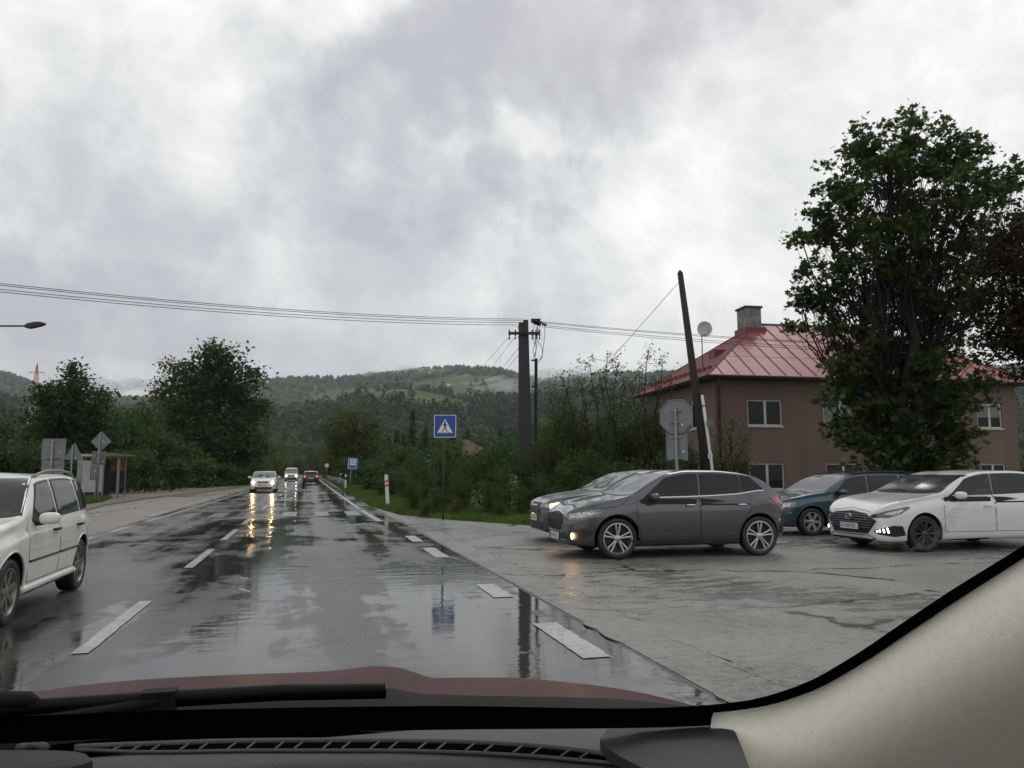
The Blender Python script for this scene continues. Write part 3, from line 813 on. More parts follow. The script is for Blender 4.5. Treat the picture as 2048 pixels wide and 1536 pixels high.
# --- grey hatchback leaving the side road
c = hatch_spec(rw=.332, rimf=.755, tum=.38); GREY = c
ang = math.atan2(11.90 - 11.80, 4.94 - 7.46)
c.build('grey_hatchback', (6.20 + .0, 12.72, 0), ang, M['grey_paint'], label='grey five-door hatchback turning out of the side road with a lit fog lamp', cat='car', group='cars queueing in the side road')
c.doors([1.16, 2.28, 3.22], .34, .86, M['chrome'], slb=.04)
c.glazing((1.06, 1.76), 1.30, 2.30, 3.08, 3.50, pil=.07, slb=.03, slc=-.02, sld=-.26, third=.035)
c.patch('window_line', [(x, 1, c.zwin(x, 0) + dz) for dz, xs_ in ((.004, np.linspace(1.36, 3.50, 20)), (.020, np.linspace(3.50, 1.36, 20))) for x in xs_], (0, -1, 0), M['chrome'], off=.011, grid=.12, mirror=True)
HG = [(.10, .46, .615), (.06, .46, .70), (.20, .66, .755), (.48, .84, .80), (.62, .88, .79), (.50, .86, .70), (.25, .74, .635)]
GRL = [(0, y, z) for y, z in ((-.40, .70), (-.44, .56), (-.36, .44), (.36, .44), (.44, .56), (.40, .70), (.1, .745), (-.1, .745))]
front_face(c, GRL, HG, mid_shift(HG, .62), ring=[(0, y * 1.09, .58 + (z - .58) * 1.16) for _, y, z in GRL], lip=[(0, y, z) for y, z in ((-.62, .30), (-.5, .22), (.5, .22), (.62, .30), (.52, .42), (-.52, .42))], lampm=M['lamp'])
for i in range(9): c.seam_line([(0, -.36 + .09 * i, .46), (0, -.36 + .09 * i, .70)], (-1, 0, 0), M['cladding'], .007, False, 'grille_slat', .012)
FG = [(.03, .60, .30), (.05, .60, .42), (.3, .80, .47), (.4, .85, .44), (.25, .78, .34), (.1, .68, .29)]
c.patch('fog_housing', FG, (-1, -.6, 0), M['cladding'], off=.006, grid=.06, mirror=True)
c.lamp_box(0, .66, .37, .045, M['fog_on'], 'fog_lamp', mirror=False)
c.lamp_box(0, -.66, .37, .04, M['lamp_in'], 'fog_lamp_unlit', mirror=False)
c.plate(0, .345, 'CA 482 DL')
c.patch('tail_light', [(3.66, 1, .97), (3.86, 1, 1.01), (4.0, .8, 1.0), (4.03, .75, .82), (3.88, 1, .82)], (.35, -1, 0), M['tail'], off=.006, grid=.05, mirror=True)
c.patch('rear_window', [(4, y, z) for y, z in ((-.48, 1.30), (-.6, 1.08), (.6, 1.08), (.48, 1.30))], (1, 0, 0), M['glass'], off=.006)
c.patch('side_cladding', [(.98, 1, .30), (3.0, 1, .30), (3.0, 1, .235), (.98, 1, .235)], (0, -1, 0), M['cladding'], off=.005, mirror=True)
c.seam_line([(.42, .84, .80), (1.16, .9, .905), (2.5, .9, .90), (3.75, .9, .945)], (0, -1, 0), M['grey_paint'], .006, True, 'shoulder_crease', -.002)
c.seam_line([(1.2, .9, .40), (3.0, .9, .46)], (0, -1, 0), M['grey_paint'], .008, True, 'sill_crease', -.003)
c.seam_line([(.45, .82, .81), (.8, .86, .93), (1.12, .82, 1.0)], (0, 0, -1), None, .004)
c.seam_line([(.03, .6, .9), (.05, 0, .9), (.03, -.6, .9)], (0, 0, -1), None, .004, False)
c.arch_lip(M['cladding'], .012)
c.mirror(1.44, .955, M['dark_paint'], .095); c.wheels('double5', M['rim'])

# --- dark grey saloon just behind it
c = hatch_spec(L=4.55, W=1.80, wb=2.6, fo=.88, nosew=.62,
    top=[(0, .72), (.10, .80), (.35, .88), (.8, .96), (1.2, 1.02), (1.6, 1.24), (2.0, 1.41), (2.5, 1.455), (3.0, 1.45), (3.5, 1.37), (3.9, 1.2), (4.1, 1.12), (4.45, 1.08), (4.55, 1.0)],
    belt=[(0, .68), (.3, .80), (.8, .90), (1.3, .95), (2.5, .97), (3.6, 1.0), (4.55, .95)], bottom=[(0, .22), (.3, .18), (4.0, .2), (4.55, .32)])
c.build('dark_saloon', (4.58 + c.x0, 15.65, 0), math.radians(178), M['dark_paint'], label='dark blue-grey saloon with its amber indicator lit, half hidden behind the grey hatchback', cat='car', group='cars queueing in the side road')
c.doors([1.25, 2.35, 3.3], .34, .88, M['dark_paint'], slb=.04, notch=False)
c.glazing((1.2, 1.98), 1.45, 2.37, 3.2, 3.75, pil=.07, slb=.03, slc=-.02, sld=-.3, third=.035)
HD = [(.12, .42, .64), (.07, .44, .75), (.2, .64, .80), (.45, .82, .86), (.52, .85, .83), (.3, .76, .68)]
front_face(c, [(0, y, z) for y, z in ((-.33, .78), (-.38, .66), (-.30, .56), (.30, .56), (.38, .66), (.33, .78))], HD, mid_shift(HD, .6),
           ring=[(0, y * 1.12, .67 + (z - .67) * 1.26) for y, z in ((-.33, .78), (-.38, .66), (-.30, .56), (.30, .56), (.38, .66), (.33, .78))],
           lip=[(0, y, z) for y, z in ((-.6, .36), (-.55, .24), (.55, .24), (.6, .36), (.5, .40), (-.5, .40))])
c.patch('indicator', [(.24, .62, .68), (.22, .62, .76), (.38, .76, .80), (.42, .79, .78), (.32, .74, .71)], (-1, -.75, 0), M['amber_on'], off=.018, grid=.05)
c.plate(0, .47, 'CA 306 CK'); c.arch_lip(M['dark_paint'], .01); c.mirror(1.6, .98, M['dark_paint'], .095); c.wheels('double5', M['rim'])

# --- white hatchback at the right
c = hatch_spec(L=4.34, W=1.80, wb=2.65, fo=.88, nosew=.72, nl=.75, rw=.322, rimf=.72, ws_mat=M['glass_wet'],
    top=[(0, .66), (.08, .74), (.3, .86), (.8, .96), (1.22, 1.025), (1.6, 1.21), (1.98, 1.37), (2.4, 1.445), (2.95, 1.455), (3.5, 1.41), (3.85, 1.33), (4.05, 1.12), (4.2, .98), (4.34, .9)],
    belt=[(0, .62), (.3, .78), (.8, .90), (1.3, .965), (2.6, 1.0), (3.6, 1.04), (3.9, 1.05), (4.34, .86)], bottom=[(0, .20), (.25, .17), (.7, .18), (3.8, .2), (4.34, .32)])
c.build('white_hatchback', (9.72 + c.x0, 12.45, 0), math.radians(180), M['white_wet'], label='white hatchback with a wide chrome-slatted grille and lit triangular daytime lamps', cat='car', group='cars queueing in the side road')
c.doors([1.28, 2.42, 3.42], .34, .80, M['white_wet'], slb=.04)
c.glazing((1.22, 1.94), 1.48, 2.44, 3.30, 3.85, pil=.06, slb=.03, slc=-.02, sld=-.25, third=.035)
GW = [(0, y, z) for y, z in ((-.42, .665), (-.62, .535), (-.44, .32), (.44, .32), (.62, .535), (.42, .665), (0, .70))]
HW = [(.10, .52, .60), (.08, .50, .64), (.25, .68, .72), (.55, .85, .80), (.60, .87, .78), (.45, .83, .68), (.25, .74, .60)]
gr = front_face(c, GW, HW, mid_shift(HW, .5, (.42, .79, .70)), ring=[(0, y * 1.05, .50 + (z - .5) * 1.09) for _, y, z in GW], lampm=M['lamp_dark'],
    lip=[(0, y, z) for y, z in ((-.68, .20), (-.5, .17), (.5, .17), (.68, .20), (.50, .29), (-.50, .29))])
for z, w_ in ((.64, .44), (.60, .52), (.555, .58), (.51, .56), (.465, .53), (.42, .5)): c.seam_line([(0, -w_, z), (0, 0, z), (0, w_, z)], (-1, 0, 0), M['steel'], .006, False, 'grille_slat', .012)
hit = c.bvh.ray_cast(Vector((4, 0, .585)), Vector((-1, 0, 0)))[0]
b = MB(); b.tube([(hit.x + .03, .085 * math.cos(a), .60 + .048 * math.sin(a)) for a in np.linspace(0, 2 * math.pi, 25)], .008, 6)
b.tube([(hit.x + .03, -.05, .575), (hit.x + .03, -.02, .60), (hit.x + .03, .02, .598), (hit.x + .03, .05, .625)], .009, 6)
b.build('badge', M['chrome'], gr, smooth=True)
FW_ = [(.05, .58, .36), (.10, .62, .395), (.3, .80, .47), (.42, .86, .46), (.46, .87, .30), (.3, .80, .27), (.1, .66, .31)]
c.patch('fog_housing', FW_, (-1, -.75, 0), M['trim'], off=.008, grid=.06, mirror=True)
for k in range(4):
    for j in range(k + 1):
        y = .655 + k * .035; z = .365 + k * .012 - j * .022 + k * .006
        for sd in (1, -1):
            h = c.bvh.ray_cast(Vector((4, sd * y, z)), Vector((-1, 0, 0)))
            if h[0]:
                n = h[1] if h[1].x > 0 else -h[1]; p = h[0] + n * .014
                MB().tube([p - Vector((.0, 0, .0)), p + n * .01], .0125, 6).build('daytime_lamp', M['drl_on'], c.root)
c.plate(0, .43, 'CA 450 EC', off=.03); c.seam_line([(.06, .50, .9), (.10, 0, .9), (.06, -.50, .9)], (0, 0, -1), None, .004, False)
c.seam_line([(.4, .80, .8), (.8, .84, .93), (1.25, .82, 1.0)], (0, 0, -1), None, .004)
c.arch_lip(M['white_wet'], .01); c.mirror(1.58, .95, M['white_wet'], .1); c.wheels('star10', M['rim_dark'])
c.seam_line([(1.45, .9, .37), (3.2, .9, .42)], (0, -1, 0), M['white_wet'], .008, True, 'sill_crease', -.003)

# --- blue estate behind
c = hatch_spec(L=4.3, W=1.72, wb=2.55, fo=.80, nosew=.66, rimf=.69,
    top=[(0, .68), (.10, .78), (.35, .86), (.8, .94), (1.15, .99), (1.55, 1.22), (1.92, 1.385), (2.3, 1.44), (3.0, 1.455), (3.7, 1.42), (4.0, 1.34), (4.15, 1.15), (4.3, .95)],
    belt=[(0, .64), (.3, .78), (.8, .88), (1.2, .92), (2.6, .93), (3.9, .95), (4.3, .86)])
c.build('blue_estate', (10.05 + c.x0 - .0, 15.95, 0), math.radians(180), M['blue_paint'], label='dark blue estate car with silver six-spoke wheels waiting behind the white hatchback', cat='car', group='cars queueing in the side road')
c.doors([1.2, 2.3, 3.25], .34, .82, M['blue_paint'], slb=.04)
c.glazing((1.14, 1.88), 1.4, 2.32, 3.2, 4.0, pil=.09, slb=.03, slc=0, sld=-.15, third=.09)
HB = [(.10, .44, .60), (.07, .46, .72), (.25, .68, .77), (.42, .80, .78), (.40, .79, .66), (.2, .68, .60)]
front_face(c, [(0, y, z) for y, z in ((-.35, .68), (-.35, .58), (.35, .58), (.35, .68))], HB, mid_shift(HB, .6), lip=[(0, y, z) for y, z in ((-.5, .42), (-.5, .25), (.5, .25), (.5, .42))])
c.arch_lip(M['blue_paint'], .01); c.mirror(1.55, .94, M['blue_paint'], .09); c.wheels('star6', M['rim']); c.rails(2.0, 3.9, M['trim'], h=.035); c.root.scale = (1, 1, .97)

# --- white estate passing on the left
c = hatch_spec(L=4.16, W=1.64, wb=2.40, fo=.80, nosew=.66, tailw=.62, tl=.95, rw=.305, rimf=.71, tum=.42, slantA=.46, arch=.06, ws_mat=M['glass'],
    top=[(0, .66), (.10, .76), (.35, .85), (.75, .93), (1.12, .98), (1.5, 1.2), (1.86, 1.36), (2.25, 1.395), (2.8, 1.41), (3.4, 1.38), (3.75, 1.32), (3.95, 1.20), (4.08, 1.02), (4.22, .86)],
    belt=[(0, .62), (.3, .77), (.8, .86), (1.2, .90), (2.4, .925), (3.4, .955), (3.9, .98), (4.22, .8)])
c.build('white_estate', (-3.47, 9.42, 0), -math.pi / 2, M['white_paint'], label='white estate car with roof rails driving past close by in the opposite lane', cat='car', group='oncoming cars on the main road')
c.doors([1.2, 2.22, 3.12], .33, .80, M['trim'], slb=.10)
c.glazing((1.1, 1.84), 1.40, 2.25, 3.12, 3.86, pil=.10, slb=.10, slc=.06, sld=-.12, third=.08)
HE = [(.10, .40, .58), (.07, .42, .72), (.25, .64, .77), (.42, .76, .78), (.40, .75, .66), (.2, .64, .58)]
front_face(c, [(0, y, z) for y, z in ((-.32, .70), (-.3, .58), (.3, .58), (.32, .70))], HE, mid_shift(HE, .6), lip=[(0, y, z) for y, z in ((-.5, .40), (-.5, .25), (.5, .25), (.5, .40))])
c.seam_line([(1.22, .9, .54), (2.19, .9, .545)], (0, -1, 0), M['trim'], .013, True, 'rubbing_strip', .006)
c.seam_line([(2.24, .9, .545), (3.02, .9, .55)], (0, -1, 0), M['trim'], .013, True, 'rubbing_strip', .006)
c.seam_line([(1.15, .85, .27), (2.95, .85, .27)], (0, -1, 0), M['white_paint'], .045, True, 'side_skirt', -.012)
c.patch('tail_light', [(4.02, 1, .66), (3.98, 1, .95), (4.12, .7, .95), (4.22, .65, .66)], (.5, -1, 0), M['tail'], off=.006, grid=.06, mirror=True)
c.patch('rear_window', [(4, y, z) for y, z in ((-.48, 1.28), (-.58, 1.04), (.58, 1.04), (.48, 1.28))], (1, 0, 0), M['glass'], off=.006)
c.seam_line([(4.0, .8, .60), (4.0, .8, .36), (3.55, .85, .36)], (0, -1, 0), None, .004)
c.root.scale = (.95, 1, 1); c.arch_lip(M['white_paint'], .014); c.mirror(1.46, .90, M['white_paint'], .092); c.wheels('star7', M['rim_grey']); c.rails(2.0, 3.75, M['steel'], h=.045)

# --- oncoming white saloon with headlights
c = hatch_spec(L=4.57, W=1.77, wb=2.58, fo=.9, nosew=.72, top=[(0, .74), (.10, .82), (.35, .90), (.8, .97), (1.2, 1.02), (1.6, 1.24), (2.0, 1.41), (2.5, 1.455), (3.0, 1.45), (3.5, 1.37), (3.9, 1.2), (4.1, 1.12), (4.45, 1.08), (4.57, 1.0)],
    belt=[(0, .70), (.3, .82), (.8, .90), (1.3, .95), (2.5, .97), (3.6, 1.0), (4.57, .95)])
c.build('white_saloon', (-3.08, 55.3 + c.x0, 0), -math.pi / 2, M['white_wet'], label='white car coming towards us with both warm headlights on, mirrored in the wet road', cat='car', group='oncoming cars on the main road')
c.glazing((1.2, 1.98), 1.45, 2.37, 3.3, 3.75)
HO = [(.10, .52, .60), (.08, .52, .74), (.25, .72, .78), (.38, .80, .78), (.30, .76, .62)]
front_face(c, [(0, y, z) for y, z in ((-.36, .76), (-.3, .64), (.3, .64), (.36, .76), (0, .72))], HO, mid_shift(HO, .6), lip=[(0, y, z) for y, z in ((-.6, .36), (-.6, .26), (.6, .26), (.6, .36))])
c.lamp_box(0, .62, .67, .085, M['head_on'], 'lit_headlight'); c.plate(0, .5, 'CA 217 BT'); c.mirror(1.6, .98, M['white_wet'], .11); c.wheels('star7', M['rim_grey'])
for sd in (1, -1):
    h = c.bvh.ray_cast(Vector((c.x0 - 1.45, .25 * sd, 4)), Vector((0, 0, -1)))[0]
    MB().tube([(c.x0 - 1.14, .55 * sd - .1, 1.02), (c.x0 - 1.5, .1 * sd, c.T(1.5) + .02)], .02, 5).build('wiper', M['trim'], c.root)

# --- white van behind it
c = hatch_spec(L=4.9, W=1.9, wb=3.0, fo=.88, nosew=.78, rw=.33, rn=.12, nl=.6, tum=.14, slantA=.5,
    top=[(0, .92), (.15, 1.02), (.5, 1.12), (.85, 1.2), (1.2, 1.55), (1.5, 1.84), (1.9, 1.95), (3, 1.98), (4.5, 1.96), (4.8, 1.9), (4.9, 1.8)],
    belt=[(0, .86), (.3, .98), (.8, 1.08), (1.2, 1.12), (4.7, 1.14), (4.9, 1.1)], bottom=[(0, .28), (.3, .22), (4.6, .24), (4.9, .34)])
c.build('white_van', (-2.58, 115 + c.x0, 0), -math.pi / 2, M['white_wet'], label='white van with greenish lamps following the oncoming white car far down the road', cat='van', group='oncoming cars on the main road')
c.glazing((.86, 1.46), 1.15, 1.95, 2.1, 2.12)
HV = [(.08, .55, .72), (.06, .57, .92), (.25, .78, .98), (.33, .84, .9), (.25, .8, .74)]
front_face(c, [(0, y, z) for y, z in ((-.45, .86), (-.45, .70), (.45, .70), (.45, .86))], HV, mid_shift(HV, .6), lip=[(0, y, z) for y, z in ((-.75, .52), (-.75, .30), (.75, .30), (.75, .52))])
c.lamp_box(0, .70, .80, .10, M['van_on'], 'lit_headlight'); c.mirror(1.1, 1.2, M['trim'], .14); c.wheels('star7', M['rim_grey'])

# --- dark car ahead, braking
c = hatch_spec(L=4.3, W=1.78, tailw=.82, tl=.6, top=[(0, .72), (.10, .80), (.35, .90), (.75, .98), (1.08, 1.04), (1.45, 1.26), (1.78, 1.42), (2.2, 1.49), (2.75, 1.5), (3.5, 1.47), (3.95, 1.40), (4.05, 1.34), (4.2, 1.08), (4.26, .98), (4.3, .92)],
    belt=[(0, .66), (.3, .78), (.8, .92), (1.2, .97), (2.5, .99), (3.9, 1.02), (4.3, .9)], bottom=[(0, .24), (.7, .22), (3.9, .26), (4.3, .30)])
c.build('dark_hatchback', (.10, 87 + c.x0 + .3, 0), math.pi / 2, M['black_paint'], label='dark car ahead in our lane with its three red brake lights lit', cat='car')
c.glazing((1.06, 1.76), 1.30, 2.30, 3.16, 3.60)
c.patch('rear_window', [(4, y, z) for y, z in ((-.48, 1.36), (-.6, 1.08), (.6, 1.08), (.48, 1.36))], (1, 0, 0), M['glass'], off=.006)
c.patch('tail_light', [(4.3, y, z) for y, z in ((.50, .98), (.50, .76), (.74, .72), (.76, 1.0))], (1, 0, 0), M['tail'], off=.006, mirror=True)
c.lamp_box(0, .64, .87, .075, M['tail_on'], 'brake_light', front=False)
MB().box((-(c.L - c.x0) + .22, -.14, 1.40), (-(c.L - c.x0) + .26, .14, 1.44)).build('high_brake_light', M['tail_on'], c.root)
MB().box((-(c.L - c.x0) + .15, -.55, 1.475), (-(c.L - c.x0) + .42, .55, 1.495)).build('tailgate_spoiler', M['steel'], c.root)
c.plate(0, .70, 'CA 158 CE', front=False); c.wheels('star7', M['rim_grey'])
# ------------------------------------------------------------------ buildings, poles, signs
FH = np.array([math.sin(YAW), math.cos(YAW), 0.0])
def wp(px, D, z=0.0):
    return Vector(tuple(FH * D + RT * ((px - 1024) / FPX * (D * math.cos(PITCH) + (z - EYE) * math.sin(PITCH))))) + Vector((0, 0, z))
def zrow(py, D):
    a = math.atan((768 - py) / FPX) + PITCH
    return EYE + D * math.tan(a)
M['plaster'] = mat('brown_plaster', (.158, .108, .092), .9, noise_=(.9, .15, (1, 1, .3)), bump=(30, .2))
M['roof'] = mat('red_sheet_roof', (.25, .064, .062), .40, spec=.35, noise_=(1.6, .2, (1, .35, 1)))
M['roof_seam'] = mat('roof_seam', (.13, .022, .022), .45)
M['gutter_red'] = mat('red_downpipe', (.10, .028, .022), .5)
M['winframe'] = mat('window_frame_white', (.50, .50, .47), .5, noise_=(5, .1, (1, 1, 1)))
M['winglass'] = mat('house_glass', (.008, .010, .010), .05, spec=.2)
M['blind'] = mat('grey_blind', (.16, .17, .16), .6)
M['chimney'] = mat('chimney_render', (.19, .19, .175), .9, noise_=(2.5, .5, (1, 1, 1)))
M['dishm'] = mat('dish_white', (.42, .43, .41), .5)
M['whitewall'] = mat('white_wall', (.62, .64, .63), .8)

def facade(w, h, op, name, m, parent, M4, th=.14):
    """wall in the local x-z plane, outside towards -y, with rectangular openings (x0,z0,x1,z1) and reveals"""
    xs = sorted({0, w, *[v for o in op for v in (o[0], o[2])]}); zs = sorted({0, h, *[v for o in op for v in (o[1], o[3])]})
    b = MB()
    for i in range(len(xs) - 1):
        for j in range(len(zs) - 1):
            cx_, cz_ = (xs[i] + xs[i + 1]) / 2, (zs[j] + zs[j + 1]) / 2
            if any(o[0] < cx_ < o[2] and o[1] < cz_ < o[3] for o in op): continue
            b.add([M4 @ Vector((x, 0, z)) for x, z in ((xs[i], zs[j]), (xs[i + 1], zs[j]), (xs[i + 1], zs[j + 1]), (xs[i], zs[j + 1]))], [(0, 1, 2, 3)])
    for x0, z0, x1, z1 in op:
        for (a, c) in (((x0, z0), (x1, z0)), ((x1, z0), (x1, z1)), ((x1, z1), (x0, z1)), ((x0, z1), (x0, z0))):
            b.add([M4 @ Vector((a[0], 0, a[1])), M4 @ Vector((c[0], 0, c[1])), M4 @ Vector((c[0], th, c[1])), M4 @ Vector((a[0], th, a[1]))], [(0, 1, 2, 3)])
    me = bpy.data.meshes.new(name); me.from_pydata(b.v, [], b.f); me.update()
    bm = bmesh.new(); bm.from_mesh(me); bmesh.ops.remove_doubles(bm, verts=bm.verts, dist=.001); bm.to_mesh(me); bm.free()
    return link(name, me, m, parent)
def window(M4, x0, z0, x1, z1, parent, split=.52, blind=0.0, fm=None, lab=None):
    f = .07; fm = fm or M['winframe']; sx = x0 + (x1 - x0) * split
    b = MB(); y0, y1 = .06, .125
    for a, c in (((x0, z0), (x1, z0 + f)), ((x0, z1 - f), (x1, z1))): b.box((a[0], y0, a[1]), (c[0], y1, c[1]), M4)
    for a, c in (((x0, z0 + f), (x0 + f, z1 - f)), ((x1 - f, z0 + f), (x1, z1 - f)), ((sx - .06, z0 + f), (sx + .06, z1 - f))): b.box((a[0], y0 - .003, a[1]), (c[0], y1, c[1]), M4)
    b.box((x0 - .04, -.05, z0 - .07), (x1 + .04, .05, z0 - .005), M4)
    w = link('window', b.me('window'), fm, parent)
    for a, c in ((x0 + f, sx - .06), (sx + .06, x1 - f)):
        MB().box((a, .09, z0 + f), (c, .105, z1 - f), M4).build('pane', M['winglass'], w)
    if blind: MB().box((x0 + f, .082, z1 - f - (z1 - z0) * blind), (x1 - f, .088, z1 - f), M4).build('blind', M['blind'], w)
    if lab: w['label'] = lab
    return w
# ---- two-storey house with hipped red roof
HA = math.radians(-4.6); HW_, HD_, HH = 15.8, 8.9, 5.75
corner = wp(1437, 35.2, 0)
house = empty('house', corner, HA, label='two-storey brown house with a red sheet-metal hipped roof behind the big maple', cat='house')
def ray_house(px):  # distance along the front wall under a given column
    P = house.matrix_basis if False else None
ux = Vector((math.cos(HA), math.sin(HA), 0))
def along(px, D0=35.0):
    d = Vector(tuple(ray(px, 943))); d.z = 0; d.normalize()
    c = Vector((corner.x, corner.y)); a = Vector((d.x, d.y)); u = Vector((ux.x, ux.y))
    # t*a = c + s*u
    det = a.x * -u.y + u.x * a.y; s_ = (a.x * c.y - a.y * c.x) / (a.y * u.x - a.x * u.y)
    return s_
cols = [(along(1499), along(1569)), (along(1652), along(1722)), (along(1795), along(1862)), (along(1962), along(2012)),]
rows = [(1.0 - .5, 1.0 + .95), (3.58, 4.93)]
r0z = (zrow(980, 35), zrow(926, 35)); r1z = (zrow(850, 35), zrow(797, 35))
op = []
for a, b_ in cols:
    for z0, z1 in (r0z, r1z): op.append((a, z0, b_, z1))
Mf = Matrix.Identity(4)
wall = facade(HW_, HH, op, 'wall', M['plaster'], house, Mf)
for i, o in enumerate(op): window(Mf, *o, house, blind=(.0, .0, .0, .9, 0, .3, 0, .5)[i])
Ml = Matrix(((0, 1, 0, 0), (-1, 0, 0, HD_), (0, 0, 1, 0), (0, 0, 0, 1)))      # left wall: outside towards -x
opl = [(1.6, .6, 2.9, 1.9), (6.0, .6, 7.3, 1.9), (1.6, 3.5, 2.9, 4.85), (6.0, 3.5, 7.3, 4.85)]
facade(HD_, HH, opl, 'wall', M['plaster'], house, Ml)
for o in opl: window(Ml, *o, house)
MB().box((.01, HD_ - .1, 0), (HW_ - .01, HD_, HH)).build('wall', M['plaster'], house)
MB().box((HW_ - .1, .01, 0), (HW_, HD_ - .11, HH)).build('wall', M['plaster'], house)
ov = .62; RZ = HH + 3.45; rx = 4.7
e0, e1, f0, f1 = -ov, HW_ + ov, -ov, HD_ + ov; cyv = HD_ / 2
ez = HH + .02
V = [(e0, f0, ez), (e1, f0, ez), (e1, f1, ez), (e0, f1, ez), (rx - .2, cyv, RZ), (HW_ - rx + .2, cyv, RZ)]
rf = link('roof', mesh_np('roof', V, [(0, 1, 5, 4), (2, 3, 4, 5), (3, 0, 4), (1, 2, 5)]), M['roof'], house)
MB().box((e0 + .01, f0 + .01, ez - .13), (e1 - .01, f1 - .01, ez - .01)).build('eaves', M['cladding'], house)
MB().tube([(e0, f0 - .03, ez - .03), (e1, f0 - .03, ez - .05)], .06, 8).build('rain_gutter', M['roof_seam'], rf)
MB().tube([(e0 - .03, f0, ez - .03), (e0 - .03, f1, ez - .05)], .06, 8).build('rain_gutter', M['roof_seam'], rf)
def seam_bar(p, q, r=.028):
    p, q = Vector(p), Vector(q)
    MB().tube([p, q], r, 4, False).build('seam', M['roof_seam'], rf)
nfr = 22
for i in range(1, nfr):
    x = e0 + (e1 - e0) * i / nfr
    kx = min((x - e0) / (rx - .2 - e0), (e1 - x) / (e1 - (HW_ - rx + .2)), 1.0)
    seam_bar((x, f0, ez + .01), (x, f0 + (cyv - f0) * kx, ez + (RZ - ez) * kx + .01))
nl_ = 17
for i in range(1, nl_):
    y = f0 + (f1 - f0) * i / nl_; kx = min((y - f0) / (cyv - f0), (f1 - y) / (f1 - cyv))
    seam_bar((e0, y, ez + .01), (e0 + (rx - .2 - e0) * kx, y, ez + (RZ - ez) * kx + .01))
    a = .12
    if 0 < i < nl_: 
        px_, pz = e0 + (rx - .2 - e0) * a, ez + (RZ - ez) * a
        if kx > a: MB().box((px_ - .05, y - .16, pz), (px_ + .05, y + .16, pz + .16)).build('snow_guard', M['roof_seam'], rf)
seam_bar((e0, f0, ez + .02), (rx - .2, cyv, RZ + .02), .045); seam_bar((e1, f0, ez + .02), (HW_ - rx + .2, cyv, RZ + .02), .045); seam_bar((rx - .2, cyv, RZ + .02), (HW_ - rx + .2, cyv, RZ + .02), .05)
seam_bar((e0, f1, ez + .02), (rx - .2, cyv, RZ + .02), .045)
for k in (.33, .66):
    zz = ez + (RZ - ez) * k; yy = f0 + (cyv - f0) * k
    seam_bar((e0 + (rx - .2 - e0) * k, yy, zz), (e1 - (e1 - (HW_ - rx + .2)) * k, yy, zz), .010)
ch = MB().box((3.55, cyv - .75, RZ - 1.6), (4.40, cyv + .25, RZ + .72)).build('chimney', M['chimney'], rf)
MB().box((3.48, cyv - .82, RZ + .72), (4.47, cyv + .32, RZ + .82)).build('chimney_cap', M['concrete'], ch)
MB().box((3.45, cyv - .85, RZ - 1.55), (4.62, cyv + .40, RZ - .32), ).build('chimney_flashing', M['roof_seam'], rf)
MB().box((1.35, cyv - 1.6, ez + 1.15), (2.0, cyv - .9, ez + 1.75)).build('roof_hatch', M['roof_seam'], rf)
MB().tube([(HW_ * .5, cyv, RZ), (HW_ * .5, cyv, RZ + .9)], .015, 5).build('lightning_rod', M['wire'], rf)
MB().tube([(.12, -.1, 0), (.12, -.1, HH - .5), (.0, -.45, HH - .1)], .06, 8).build('downpipe', M['gutter_red'], house, smooth=True)
# satellite dish on a mast by the left slope
dish = empty('satellite_dish', house.matrix_basis @ Vector((.45, 2.3, ez + .62)), HA, label='white satellite dish on a thin mast above the hipped roof', cat='satellite dish')
b = MB(); b.tube([(0, 0, -.2), (0, 0, 1.75)], .025, 6); b.build('mast', M['wire'], dish)
bm = bmesh.new(); bmesh.ops.create_uvsphere(bm, u_segments=28, v_segments=14, radius=1.0)
bmesh.ops.delete(bm, geom=[v for v in bm.verts if v.co.z > -.80], context='VERTS')
for v in bm.verts: v.co = Vector((v.co.x * .82, (v.co.z + .80) * 1.0 * .9, v.co.y * .90))
me = bpy.data.meshes.new('reflector'); bm.to_mesh(me); bm.free()
o = link('reflector', me, M['dishm'], dish); o.location = (.1, -.16, 2.05); o.rotation_euler = (math.radians(8), 0, math.radians(160))
o.modifiers.new('s', 'SOLIDIFY').thickness = .02
MB().tube([(0, -.1, 1.7), (.1, -.45, 1.72), (.12, -.6, 1.95)], .014, 5).build('feed_arm', M['wire'], dish)
# ---- concrete power pole, twin shafts
PD = 36.0; pb = wp(1053, PD, 0); PT = zrow(641, PD)
pole = empty('power_pole', pb, -YAW, label='thick dark concrete power pole with a crossarm and tangled cables at its top', cat='pole')
wpx = 1 / FPX * PD
b = MB()
for sx in (-1, 1):
    w0, w1 = 16 * wpx, 11 * wpx
    cx0, cx1 = sx * w0 / 2 - (.05 if sx > 0 else 0), sx * w1 / 2 - .1 - (.05 if sx > 0 else 0)
    z1 = PT - (.12 if sx < 0 else 0)
    V = []
    for (cx_, w_, z) in ((cx0, w0, 0), (cx1, w1, z1)):
        V += [(cx_ - w_ / 2 + .004 * sx, -.2, z), (cx_ + w_ / 2 - .008, -.2, z), (cx_ + w_ / 2 - .008, .2, z), (cx_ - w_ / 2 + .004 * sx, .2, z)]
    V = [(a_, b_ + (.004 if sx > 0 else 0), c_) for a_, b_, c_ in V]
    MB().add(V, [(0, 3, 2, 1), (4, 5, 6, 7), (0, 1, 5, 4), (1, 2, 6, 5), (2, 3, 7, 6), (3, 0, 4, 7)]).build('shaft', M['concrete'], pole)
def pz(py): return zrow(py, PD)
def pxl(px): return (px - 1050) * wpx
MB().box((pxl(1014), -.30, pz(671)), (pxl(1078), -.21, pz(666))).build('crossarm', M['wood_dark'], pole)
